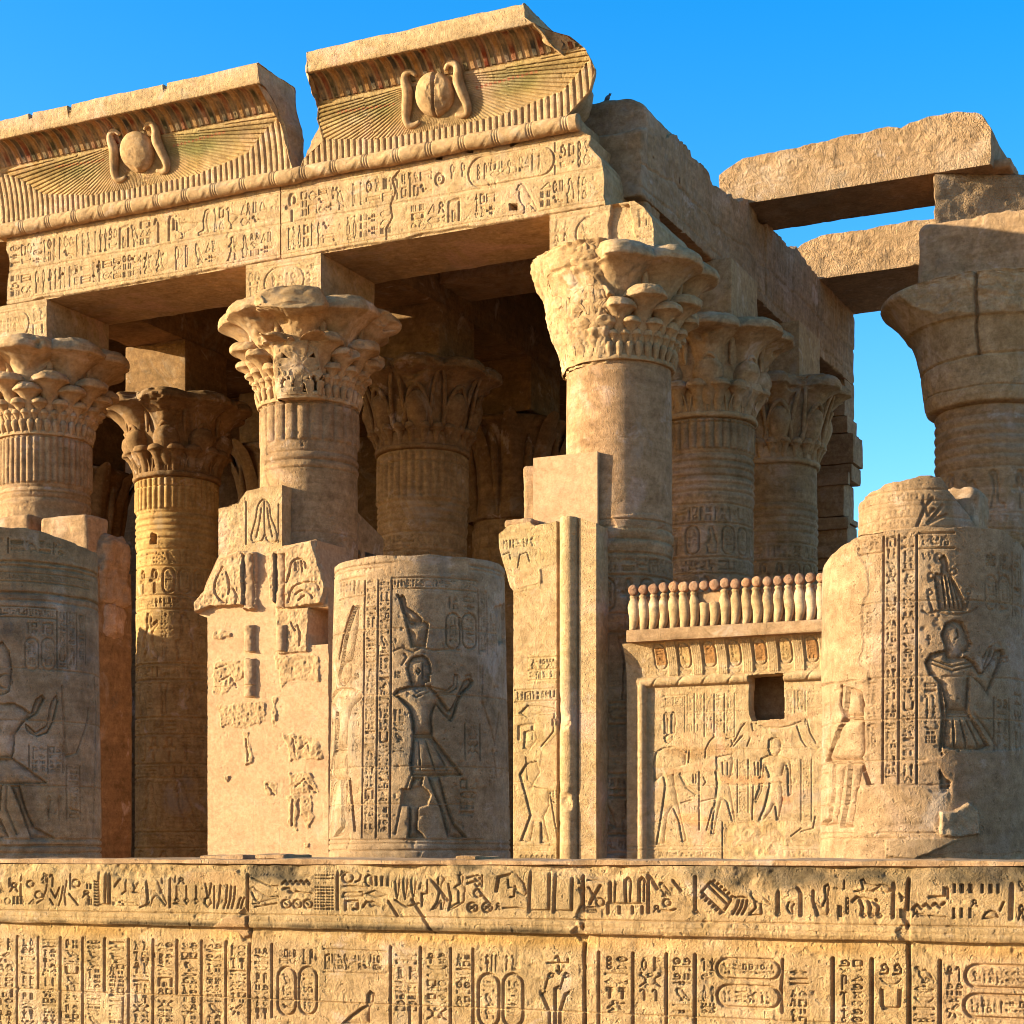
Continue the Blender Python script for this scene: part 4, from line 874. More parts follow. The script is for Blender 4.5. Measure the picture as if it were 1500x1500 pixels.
def bud(mb, th, r, z0, z1, a, n=12, lean=.06):
    H = z1-z0; c, s = cos(th), sin(th)
    V, F = lathe(smooth_prof([(a*.4, 0), (a*.7, .25*H), (a, .6*H), (a*.98, .75*H), (a*.7, .92*H), (.005, H)], 3), n, (0, 0, z0), lambda Z: ((r+lean*Z/H)*c, (r+lean*Z/H)*s))
    mb.add(V, F)
def arch(mb, th, r, z0, z1, wdt, rad=.03, lean=.25):
    """leaf outline: an arched ridge on the bell"""
    q = np.linspace(-1, 1, 17); z = z0+(z1-z0)*(1-np.abs(q)**2.4); a = th+q*wdt*(1-.15*(z-z0)/(z1-z0)); rr = r+lean*((z-z0)/(z1-z0))**1.5
    V, F = tube(np.stack([rr*np.cos(a), rr*np.sin(a), z], 1), rad, 8); mb.add(V, F)
def capital(kind, R, seed=1, detail=1.0, z0=ZC0, z1=ZC1, phase=pi/8):
    mb = MB(); n8 = int(60*detail); H = z1-z0
    bell = smooth_prof([(R*.98, z0-.02), (R*1.03, z0+.05), (R*1.06, z0+.3*H), (R*1.16, z0+.6*H), (R*1.3, z0+.8*H), (R*1.4, z0+.9*H), (.2, z1-.04)], 6)
    V, F = lathe(bell, 72); mb.add(V, F)
    A = lambda n, p=0: [phase+2*pi*(i+p)/n-pi/2 for i in range(n)]
    if kind == 'composite':
        for th in A(8): umbel(mb, th, R*.84, R*1.22, z0+.30*H, z1, .24, .68, n8)
        for th in A(8, .5): bud(mb, th, R*1.18, z0+.5*H, z0+.98*H, .075)
        for th in A(8, .5): umbel(mb, th, R*.95, R*1.30, z0+.18*H, z0+.62*H, .12, .37, n8)
        for th in A(8, 0): umbel(mb, th, R*.97, R*1.26, z0+.16*H, z0+.50*H, .10, .29, n8)
        for th in A(16, .5): umbel(mb, th, R*.98, R*1.17, z0+.10*H, z0+.35*H, .055, .165, int(18*detail))
        for th in A(16, 0): arch(mb, th, R*1.05, z0+.36*H, z0+.54*H, .07, .022, .1)
        for th in A(32, .5): umbel(mb, th, R*.985, R*1.09, z0+.05*H, z0+.24*H, .035, .09, int(12*detail))
        for th in A(36): bud(mb, th, R*1.03, z0-.02, z0+.14*H, .07, 10, .02)
        V, F = lathe(smooth_prof([(R*.97, z0-.06), (R*1.05, z0-.05), (R*1.06, z0-.02), (R*1.05, z0+.02), (R*.97, z0+.03)], 3), 72); mb.add(V, F)
    elif kind == 'papyrus':
        for th in A(8): umbel(mb, th, R*.86, R*1.22, z0+.38*H, z1, .27, .66, n8)
        for th in A(8, .5): bud(mb, th, R*1.2, z0+.5*H, z0+.9*H, .06)
        for th in A(8): arch(mb, th, R*1.06, z0+.28*H, z0+.60*H, .27, .04, .22)
        for th in A(8): bud(mb, th, R*.93, z0+.1*H, z0+.58*H, .28, 20, .18)
        for th in A(16, .5): umbel(mb, th, R*.95, R*1.16, z0+.06*H, z0+.36*H, .10, .22, int(20*detail))
        for th in A(32, .5): arch(mb, th, R*1.02, z0+.03*H, z0+.2*H, .075, .02, .07)
        V, F = lathe(smooth_prof([(R*.97, z0-.05), (R*1.07, z0-.03), (R*1.09, z0+.02), (R*1.07, z0+.06), (R*.97, z0+.07)], 3), 72); mb.add(V, F)
    elif kind == 'lily':
        for th in A(8): umbel(mb, th, R*.86, R*1.24, z0+.36*H, z1, .20, .60, n8)
        for th in A(8): arch(mb, th, R*1.08, z0+.18*H, z0+.66*H, .30, .05, .22)
        for th in A(8): bud(mb, th, R*.96, z0+.1*H, z0+.62*H, .25, 20, .16)
        for th in A(8, .5): arch(mb, th, R*1.08, z0+.2*H, z0+.86*H, .17, .045, .32)
        for th in A(24, .5): umbel(mb, th, R*.97, R*1.12, z0+.02*H, z0+.27*H, .06, .13, int(16*detail))
        V, F = lathe(smooth_prof([(R*.97, z0-.05), (R*1.06, z0-.03), (R*1.08, z0+.02), (R*1.06, z0+.06), (R*.97, z0+.07)], 3), 72); mb.add(V, F)
    elif kind == 'palm':
        for i, th in enumerate(A(9)):
            q = np.linspace(0, 1, 14); pr = R*1.0+.12+.02*q+.50*q**3.2; zz = z0+q*H*.93; ww = .30*(1-.3*q)*np.where(q > .93, 1-(q-.93)*4, 1)
            rows = []
            for b in np.linspace(-1, 1, 9):
                a = th+b*ww/pr*1.05; rr = pr-.09*b*b+.025*(abs(b) < .2); rows.append(np.stack([rr*np.cos(a), rr*np.sin(a), zz-.10*b*b*q], 1))
            Vv = np.stack(rows, 1).reshape(-1, 3); mb.add(Vv, gridF(14, 9))
        for th in A(9, .5): bud(mb, th, R*1.02, z0+.1, z0+.75*H, .09, 10, .2)
    V = np.concatenate(mb.V); rr = np.hypot(V[:, 0], V[:, 1])[:, None]
    n = fbm(V+seed*11.3, 2.2, 4, seed)[:, None]*.03+fbm(V+seed*3.1, 9, 4, seed+2)[:, None]*.02-np.abs(fbm(V+seed*1.7, 5.5, 4, seed+6))[:, None]*.035*np.clip((rr-R*1.1)/.3, 0, 1)+.008*fbm(V, 24, 2, seed+8)[:, None]
    ch = np.clip(fbm(V+seed*7.7, 1.5, 4, seed+4)-.22, 0, 1)[:, None]*1.8          # knocked-off lips
    V[:, :2] *= 1+(n-ch*.5*np.clip((rr-R*1.25)/.3, 0, 1))/np.maximum(rr, .4)*1.0
    V[:, 2:] += n*.5
    return V, mb
def put_capital(mb, V, c, mat, parent):
    V = V+np.array([c[0], c[1], 0]); o = mesh_np("capital", V, mb.F, mat, parent); return o
def hall_column(label, u, v, kind, R=.875, stems=(7.25, 7.95, 28), bands=True, seed=1, mat=None, capmat=None, res=.022, carve=None, ab=None, abtop=10.43, detail=1.0, capfix=None, reliefs=(), base_taper=.95, zc=None, rings=(6.5, 7.2, 4), coarse=True, phase=pi/8):
    t = thing("hall_column", label, "column", group=GROUP_COL)
    z0, z1 = zc or (ZC0, ZC1)
    cv = cyl_canvas((u, v), R, Z_GND-.1, z0+.02, res)
    if stems:
        b = (cv.T > stems[0]) & (cv.T < stems[1]); n = stems[2]; a = cv.S/cv.r*n/2
        cv.h = np.where(b, .06*np.sqrt(np.abs(np.sin(a)))-.016, cv.h); 
        e = np.clip((cv.T-stems[0])/.03, 0, 1); cv.h = np.where(b, cv.h*e, cv.h)
    if rings:
        for z in np.linspace(rings[0], rings[1], rings[2]): cv.h += .022*np.exp(-((cv.T-z)/.06)**2)-.026*np.exp(-((cv.T-z-.085)/.02)**2)
    if bands:
        rng = np.random.default_rng(seed+100); z = (rings[0] if rings else 6.2)-.15; i = 0
        S0, S1 = -pi*R*.62, pi*R*.62
        while z > Z_GND+.6:
            h = [.36, .62, .3, 1.15, .34, .8][i % 6]; kind_b = i % 6
            cv.joint_h(z, wd=.026, dep=.034, seed=seed+i)
            if kind_b in (0, 2, 4): text(cv, S0, S1, z-h+.04, z-.05, .036, seed*50+i)
            elif kind_b == 1:
                s = S0
                while s < S1:
                    if rng.random() < .5: cartouche(cv, s+.03, s+.28, z-h+.05, z-.05, .04, int(s*100) % 97+seed)
                    else: put(cv, ['falcon', 'god', 'ankh', 'djed', 'vulture'][rng.integers(5)], s+.02, s+.32, z-h+.05, z-.05, .045)
                    s += .34
            else:
                s = S0
                while s < S1:
                    put(cv, ['walker', 'god', 'man', 'falcon', 'column', 'was'][rng.integers(6)], s+.02, s+h*.5, z-h+.05, z-.05, .055); text(cv, s+h*.5, s+h*.5+.14, z-h+.1, z-.08, .03, int(s*77) % 89+seed); s += h*.5+.2
            z -= h; i += 1
    for z in np.arange(Z_GND+.7, z0, 1.05): cv.joint_h(z+.1*sin(seed+z), wd=.012, dep=.02, seed=seed+int(z*3))
    cv.courses([z+.1+.1*sin(seed+z) for z in np.arange(Z_GND+.7, z0, 1.05)], seed+5)
    if carve: carve(cv)
    cv.weather(.008, 3, seed+60, .010)
    tp = lambda z: np.interp(z, [Z_GND, 5, z0], [R/base_taper, R*1.01, R*.985])
    cyl_mesh(cv, tp, None).build("shaft", mat or M_COL, t, tint=True)
    V, F = lathe([(.3, Z_GND-.3), (R+.36, Z_GND-.3), (R+.36, Z_GND+.15), (R+.26, Z_GND+.28), (R*.9, Z_GND+.28)], 48, (u, v, 0)); MB().add(V, F).build("plinth", M_BLOCK, t)
    if kind:
        V, mb = capital(kind, R, seed, detail, z0, z1, phase)
        if capfix: V = capfix(V)
        put_capital(mb, V, (u, v), capmat or M_CAP, t)
    if ab:
        V, F = stone((u-ab, v-ab, z1-.12), (u+ab, v+ab, abtop), .045, .025, .01, seed+9); MB().add(V, F).build("abacus", capmat or M_BLOCK, t)
    return t
# a cut column face keeps the camera's s = 0 axis; helper for the broken corner capital
def broken(c, sector, lim, seed, amp=.06):
    phi0 = math.atan2(CAM[1]-c[1], CAM[0]-c[0])
    def fix(V):
        a = (np.arctan2(V[:, 1], V[:, 0])-phi0+pi) % (2*pi)-pi; r = np.hypot(V[:, 0], V[:, 1]); w = fbm(V, 1.6, 4, seed)
        q = np.clip((a-sector[0]+.12*w)/.08, 0, 1)*np.clip((sector[1]+.18*w-a)/.08, 0, 1)
        L = np.interp(V[:, 2], lim[0], lim[1])+amp*1.3*w+amp*.9*fbm(V, 5.5, 3, seed+3); tgt = np.where(r > L*.80, L, r); k = np.where(r > 1e-3, (r*(1-q)+tgt*q)/np.maximum(r, 1e-3), 1)
        V = V.copy(); V[:, :2] *= k[:, None]; return V
    return fix
def sector_stone(c, phis, zs, radf, seed, n=90, m=80, amp=.11):
    """rough broken core filling a sector of a capital"""
    phi0 = math.atan2(CAM[1]-c[1], CAM[0]-c[0]); A, Z = np.meshgrid(np.linspace(*phis, n), np.linspace(*zs, m)); r = radf(Z, A)
    P3 = np.stack([r*np.cos(A), r*np.sin(A), Z], -1); r = r+amp*fbm(P3, 2.0, 4, seed)+amp*.8*np.abs(fbm(P3, 5, 4, seed+1))+.02*fbm(P3, 16, 3, seed+2)
    r *= np.clip(np.minimum((A-phis[0]), (phis[1]-A))/.12, 0, 1)**.3*.25+.75
    V = np.stack([c[0]+r*np.cos(A+phi0), c[1]+r*np.sin(A+phi0), Z], -1); return V.reshape(-1, 3), gridF(m, n)

# front row
def carve_c0(cv):
    k = crop(720, 280, 2.727); kz = lambda y: cv.px(905, y)[1]
    b = cv.T > kz(770); cv.noise[b] *= .3; cv.h[b] *= .25
    cv.tint[b] = np.array((1.05, 1.0, .99))
    cv.plaster(cv.m(k([(480, 1300), (660, 1290), (700, 1330), (650, 1350), (500, 1345)])), .02, .03, 3)
    cv.groove(cv.m(k([(700, 700), (700, 1000)])), .012, .015)
    cv.joint_h(kz(760), wd=.014, dep=.02, seed=5)
c0 = (0.0, 0.0)
LIM = ([7.9, 8.2, 8.7, 9.2, 9.5, 9.8], [.92, .98, 1.13, 1.24, 1.38, 1.45])
t0 = hall_column("tall corner column, its flower capital half broken off, shaft smoothly plastered", 0, 0, 'composite', .88, None, True, 11, None, None, .016, carve_c0, None, 10.4, 1.1, broken((0, 0), (-2.4, -.12), LIM, 7, .05), rings=(5.0, 5.2, 2))
V, F = sector_stone(c0, (-2.5, -.1), (7.92, 9.76), lambda Z, A: np.interp(Z, LIM[0], LIM[1])-.03, 5); MB().add(V, F).build("broken_core", M_CAP, t0)
def abacus_block(parent, lo, hi, seed, carved=None, warp=None):
    cv = Canvas(lo[0], hi[0], lo[2], hi[2], .014); cv.px = lambda x, y: (lambda q: (q[0], q[2]))(P(x, y, lo[1]))
    if carved: carved(cv)
    cv.weather(.008, 4, seed, .008)
    front_panel(cv, lo[1], hi[1], mb=None, end=warp).build("abacus", M_FRONT, parent, tint=True)
def ab_c(seed, brk=None):
    def f(cv):
        s0, s1, a, b = cv.s[0], cv.s[-1], cv.t[0], cv.t[-1]; h = b-a
        for z in (a+.12*h, b-.1*h): cv.joint_h(z, wd=.016, dep=.012, seed=seed)
        m = (s1-s0); cartouche(cv, s0+.25*m, s1-.22*m, a+.2*h, b-.16*h, .02, seed, .018); text(cv, s0+.03*m, s0+.2*m, a+.2*h, b-.16*h, .018, seed+1); text(cv, s1-.19*m, s1-.03*m, a+.2*h, b-.16*h, .018, seed+2)
        if brk: brk(cv)
    return f
def brk0(cv):
    cv.plaster(cv.m([(850, 325), (880, 308), (905, 312), (905, 345), (860, 352)]), -.015, .02, 2, PL)
    cv.plaster(cv.m([(895, 300), (920, 300), (930, 360), (890, 365)]), -.09, .05, 3, None)
def w0(V):
    x = V[..., 0]; z = V[..., 2]; lim = np.interp(z, [9.6, 9.9, 10.1, 10.3, 10.5], [1.0, .98, .95, .80, .55])+.04*fbm(V, 3, 3, 4); V = V.copy(); V[..., 0] = np.minimum(x, lim); return V
aL = P(805, 330, -.95)[0]; aR = P(962, 330, -.95)[0]
abacus_block(t0, (aL, -.95, 9.62), (aR, .9, 10.435), 61, ab_c(3, brk0), w0)
def carve_c1(cv):
    kz = lambda y: cv.px(452, y)[1]
    cv.plaster(cv.m([(375, 625), (386, 610), (392, 645), (388, 690), (398, 720), (375, 740)]), .02, .05, 5, None, 5)
    b = (cv.T < kz(672)) & (cv.T > kz(740)); cv.noise[b] *= .6
def wear_c1(V):
    V = broken((-6, 0), (-.62, .22), ([7.9, 8.9, 9.0, 9.78], [1.05, 1.26, 1.75, 1.62]), 19, .04)(V)
    return V
hc1 = hall_column("front column with a flower capital above the wide plastered gateway pier", -6.02, 0, 'composite', .87, (7.28, 7.96, 24), False, 12, None, None, .016, carve_c1, None, 10.4, 1.1, wear_c1, rings=(6.85, 7.0, 2))
xl = P(360, 400, -.95)[0]; xr = P(470, 400, -.95)[0]; abacus_block(hc1, (xl, -.95, 9.62), (xr, .9, 10.435), 62, ab_c(7))
hc2 = hall_column("front column with a many-tiered flower capital behind the shaded left drum", -12.05, 0, 'composite', .87, (7.05, 7.96, 44), False, 13, None, None, .018, None, None, 10.4, 1.0, None, rings=(6.7, 6.9, 2))
xl = P(-45, 470, -.95)[0]; xr = P(68, 470, -.95)[0]; abacus_block(hc2, (xl, -.95, 9.62), (xr, .9, 10.435), 63, ab_c(9))
# inner rows
V1, V2 = 4.3, 8.6
def hole250(cv): cv.level(cv.m([(222, 780), (230, 782), (230, 797), (220, 797)]), -.15, .01)
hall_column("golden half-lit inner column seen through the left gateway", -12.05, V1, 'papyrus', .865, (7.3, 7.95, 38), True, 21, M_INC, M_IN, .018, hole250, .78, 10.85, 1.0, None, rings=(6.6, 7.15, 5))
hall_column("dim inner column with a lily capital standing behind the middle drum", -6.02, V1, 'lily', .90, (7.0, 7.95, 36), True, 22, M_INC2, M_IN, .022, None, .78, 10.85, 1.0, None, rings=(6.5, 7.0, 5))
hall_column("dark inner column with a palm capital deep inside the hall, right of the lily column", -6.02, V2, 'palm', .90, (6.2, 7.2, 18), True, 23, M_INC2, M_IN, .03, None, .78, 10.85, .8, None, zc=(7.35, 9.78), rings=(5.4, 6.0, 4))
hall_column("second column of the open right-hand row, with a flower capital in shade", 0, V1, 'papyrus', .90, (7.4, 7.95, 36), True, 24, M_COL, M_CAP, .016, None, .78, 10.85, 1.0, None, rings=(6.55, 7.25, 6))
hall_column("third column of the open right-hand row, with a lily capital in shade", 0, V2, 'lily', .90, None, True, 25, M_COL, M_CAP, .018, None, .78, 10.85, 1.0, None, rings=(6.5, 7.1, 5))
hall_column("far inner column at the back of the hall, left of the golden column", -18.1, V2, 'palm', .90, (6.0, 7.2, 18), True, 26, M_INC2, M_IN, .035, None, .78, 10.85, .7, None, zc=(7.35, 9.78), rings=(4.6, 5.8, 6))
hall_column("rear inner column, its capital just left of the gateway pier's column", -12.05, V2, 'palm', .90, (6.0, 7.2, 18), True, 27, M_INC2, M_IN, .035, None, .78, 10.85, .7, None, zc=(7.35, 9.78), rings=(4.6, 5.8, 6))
# great bell column to the right
BU, BV = 4.9, 6.3
def bell():
    t = thing("hall_column", "massive column with a plain open bell capital at the right edge", "column", group=GROUP_COL)
    R = 1.03
    cv = cyl_canvas((BU, BV), R, Z_GND-.1, 8.25, .02); S0, S1 = -pi*R*.6, pi*R*.6
    for z in np.linspace(7.15, 8.05, 6): cv.h += .028*np.exp(-((cv.T-z)/.06)**2)-.016*np.exp(-((cv.T-z-.085)/.02)**2)
    z = 7.0
    for i, h in enumerate((.85, .30, .4, .95, .4, 1.3, .4, 1.0)):
        cv.joint_h(z, wd=.024, dep=.02, seed=i)
        if h > .6:
            s = S0; j = 0
            while s < S1: put(cv, ['vulture', 'god', 'cobra', 'scarab', 'ankh', 'walker'][(j*2+i) % 6], s, s+.4, z-h+.06, z-.06, .055); s += .46; j += 1
        else: text(cv, S0, S1, z-h+.05, z-.04, .034, 300+i)
        z -= h
    cv.weather(.008, 3, 66, .01)
    cyl_mesh(cv, lambda z: np.interp(z, [Z_GND, 8], [R*1.05, R*.97])).build("shaft", M_COL, t, tint=True)
    pr = smooth_prof([(R*.9, 7.98), (R*1.10, 8.02), (R*1.16, 8.12), (R*1.18, 8.25), (R*1.22, 8.6), (R*1.29, 9.0), (R*1.41, 9.4), (R*1.60, 9.72), (1.84, 9.92), (1.93, 10.0), (1.95, 10.07), (1.90, 10.15), (1.5, 10.32), (.5, 10.36)], 22)
    pr[:, 1] = np.interp(pr[:, 1], [7.9, 8.02, 8.12, 9.0, 10.05, 10.4], [8.05, 8.17, 8.27, 9.12, 10.17, 10.45]); pr[:, 0] = np.where(pr[:, 0] > 1.5, pr[:, 0]*1.03, pr[:, 0])
    V, F = lathe(pr, 460, (BU, BV, 0)); phi0 = math.atan2(CAM[1]-BV, CAM[0]-BU)
    W = V-np.array([BU, BV, 0]); a = (np.arctan2(W[:, 1], W[:, 0])-phi0+pi) % (2*pi)-pi; r = np.hypot(W[:, 0], W[:, 1])
    # broken lip on the near side, split joint
    lim = np.interp(a, [-3.2, -1.25, -.85, -.5, 0, .5, 1.2, 3.2], [3, 3, 1.75, 1.62, 1.58, 1.56, 1.60, 1.7])+.1*fbm(V, 1.5, 4, 3)+.05*np.abs(fbm(V, 5, 3, 5)); k = np.where(W[:, 2] > 9.5, np.minimum(1, lim/np.maximum(r, .01)), 1)
    k *= 1+.012*fbm(V, 3, 4, 6)-np.where((W[:, 2] > 8.95), .06*np.exp(-((a+.17-.03*fbm(V, 3, 3, 8))/.018)**2), 0)*1.6-0-.035*np.exp(-((W[:, 2]-8.97-.05*a-.02*fbm(V, 2, 3, 9))/.018)**2)-.02*np.exp(-((W[:, 2]-8.42-.02*fbm(V, 2, 3, 10))/.014)**2)+.02*np.exp(-((W[:, 2]-8.14)/.05)**2)
    W[:, :2] *= k[:, None]; V = W+np.array([BU, BV, 0]); MB().add(V, F).build("capital", M_CAP, t)
    V, F = stone((BU-1.12, BV-.98, 10.34), (BU+1.2, BV+.95, 11.55), .05, .05, .05, 81, None, 2.2, .05); MB().add(V, F).build("abacus", M_BLOCK, t)
    V, F = lathe([(.3, Z_GND-.3), (R+.36, Z_GND-.3), (R+.36, Z_GND+.15), (R+.26, Z_GND+.28), (R*.9, Z_GND+.28)], 48, (BU, BV, 0)); MB().add(V, F).build("plinth", M_BLOCK, t)
bell()
# stub behind the right-hand court drum
def stub():
    t = thing("column_stub", "broken stub of a front column rising behind the broad right-hand drum", "column", group=GROUP_COL)
    c = (5.0, 0.0); R = .93; cv = cyl_canvas(c, R, Z_GND-.1, 5.72, .014); k = crop(900, 650, 2.5); kz = lambda y: cv.px(1350, y)[1]
    for y, d in ((717, .02), (733, .016), (740, .01), (757, .016), (772, .012)): cv.joint_h(kz(y), wd=.02, dep=d, seed=y)
    gr(cv, k, [(1110, 300), (1140, 230), (1165, 200)], [(1130, 215), (1150, 260), (1170, 240)], [(1150, 290), (1190, 240), (1200, 225)], [(1150, 290), (1215, 260)], w=.03, dep=.04)
    text(cv, *sorted((cv.px(1270, 750)[0], cv.px(1335, 750)[0])), kz(768), kz(745), .014, 4); text(cv, *sorted((cv.px(1265, 750)[0], cv.px(1400, 750)[0])), kz(738), kz(722), .012, 5)
    cv.weather(.01, 3, 6, .01)
    phi0 = cv.phi0
    def top(ph):
        a = (ph-phi0+pi) % (2*pi)-pi; return np.interp(a, [-3.1, -1.2, -.6, 0, .35, .5, .8, 1.1, 3.1], [5.3, 5.4, 5.55, 5.64, 5.62, 5.4, 5.15, 4.9, 5.0])+.05*fbm(np.stack([np.cos(ph)*2, np.sin(ph)*2, 0*ph], -1), 2, 4, 9)
    cyl_mesh(cv, None, top).build("drum", M_DRUM2, t, tint=True)
    V, F = stone((4.8, -.2, 4.6), (5.9, .75, 5.55), .05, .1, .06, 84, None, 1, .05); MB().add(V, F).build("core_block", M_BLOCK, t)
stub()
# ---------------------------------------------------------------- front architrave: two carved blocks
ZA0, ZA1 = 10.44, 11.74
VA = -.95
def architrave():
    pA = lambda x, y: (lambda q: (q[0], q[2]))(P(x, y, VA))
    xL = pA(10, 400)[0]; xJ = pA(411, 300)[0]; xR = .20
    def block(name, label, s0, s1, seed, extra, end=None):
        t = thing(name, label, "lintel", group="carved lintel blocks over the front columns")
        cv = Canvas(s0, s1, ZA0, ZA1, .0095); cv.px = pA; H = ZA1-ZA0
        z1 = ZA0+.47*H; za, zb = ZA0+.10*H, ZA0+.43*H; zc, zd = ZA0+.52*H, ZA0+.87*H
        for z in (ZA0+.065*H, z1, ZA0+.485*H, ZA0+.91*H): cv.joint_h(z, wd=.014, dep=.014, seed=3)
        extra(cv, za, zb, zc, zd)
        cv.weather(.006, 4, seed, .006)
        # rough broken lower lip
        lip = ZA0+.02+.03*np.clip(fbm2(cv.S, cv.T*0, 1.6, 4, seed+1), 0, 1)*2; cv.h -= .05*np.clip((lip-cv.T)/.03, 0, 1)
        front_panel(cv, VA, .92, end=end).build("carved_face", M_FRONT, t, tint=True)
    D = .024
    def left(cv, za, zb, zc, zd):
        S = lambda x: cv.px(x, 350)[0]
        text(cv, S(14), S(222), zc, zd, D, 401, .62); pA_ = lambda x0, x1, n, lo, hi, fl=False: cv.stamp(GL[n][0][:, ::-1] if fl else GL[n][0], S(x0), S(x1), lo, hi, D*1.1)
        pA_(224, 240, 'crook', zc, zd); pA_(240, 262, 'cloth', zc, zd); pA_(250, 292, 'duck', zc, zd); pA_(288, 312, 'cobra', zc, zd, True); text(cv, S(312), S(400), zc, zd, D, 402, .7)
        text(cv, S(14), S(46), za, zb, D, 403, .8); pA_(48, 60, 'reed', za, zb); pA_(60, 68, 'reed', za, zb); text(cv, S(70), S(250), za, zb, D, 404, .7); pA_(252, 266, 'reed', za, zb); pA_(266, 280, 'stroke', za, zb)
        text(cv, S(282), S(330), za, zb, D, 405, .6); pA_(330, 352, 'walker', za, zb); text(cv, S(352), S(400), za, zb, D, 406, .6)
        for x, y in ((92, 401), (112, 396), (137, 404), (143, 390), (194, 379), (174, 385), (212, 378)): q = cv.px(x, y); cv.level([(q[0]+.03*cos(a), q[1]+.03*sin(a)) for a in np.linspace(0, 6.28, 9)], -.06, .008)
    def right(cv, za, zb, zc, zd):
        S = lambda x: cv.px(x, 280)[0]
        pA_ = lambda x0, x1, n, lo, hi, fl=False: cv.stamp(GL[n][0][:, ::-1] if fl else GL[n][0], S(x0), S(x1), lo, hi, D*1.1)
        pA_(416, 440, 'ankh', zc-.05, zd); text(cv, S(440), S(510), zc, zd, D, 411, .45); text(cv, S(512), S(640), zc, zd, D, 412, .7); pA_(636, 652, 'disc', zc+.1, zd-.1)
        text(cv, S(655), S(686), zc, zd, D, 413, .8); cartouche(cv, S(686), S(812), zc-.02, zd+.02, D, 414, .02); cv.groove([(S(813), zc-.03), (S(813), zd+.03)], .015, .02); text(cv, S(818), S(866), zc, zd, D, 415, .7)
        text(cv, S(420), S(500), za, zb, D, 416, .7); text(cv, S(505), S(575), za, zb, D, 417, .6); text(cv, S(600), S(692), za, zb, D, 418, .9); text(cv, S(694), S(742), za, zb, D, 419, .5)
        pA_(752, 788, 'falcon', za-.04, zb+.04); text(cv, S(790), S(872), za, zb, D, 420, .55)
        # square sockets and the crack
        for x, y, w2, h2 in ((643, 228, 5, 6), (688, 219, 5, 5), (752, 303, 6, 5)): cv.level(cv.m([(x-w2, y-h2), (x+w2, y-h2), (x+w2, y+h2), (x-w2, y+h2)]), -.25, .012)
        cv.groove(cv.m([(585, 250), (575, 262), (580, 280), (572, 300), (575, 318), (566, 335), (566, 350)]), .02, .03)
        cv.level(cv.m([(740, 195), (760, 192), (762, 208), (748, 216)]), -.2, .03); cv.level(cv.m([(803, 183), (820, 180), (818, 196), (808, 200)]), -.2, .03)
    def endR(V):
        z = V[..., 2]; lim = np.interp(z, [10.4, 10.6, 10.9, 11.2, 11.45, 11.6, 11.75], [.16, .10, .12, .05, -.15, -.10, -.35])+.05*fbm(V, 3, 4, 8); V = V.copy(); V[..., 0] = np.minimum(V[..., 0], lim); return V
    def endL(V):
        z = V[..., 2]; lim = np.interp(z, [10.4, 10.9, 11.2, 11.5, 11.75], [xL+.02, xL+.02, xL+.08, xL, xL+.03])+.04*fbm(V, 3, 4, 9); V = V.copy(); V[..., 0] = np.maximum(V[..., 0], lim); return V
    block("architrave_block", "left carved lintel block, over the golden column's bay", xL-.1, xJ-.012, 71, left, endL)
    block("architrave_block", "right carved lintel block, its broken end above the corner column", xJ+.012, xR+.12, 72, right, endR)
architrave()

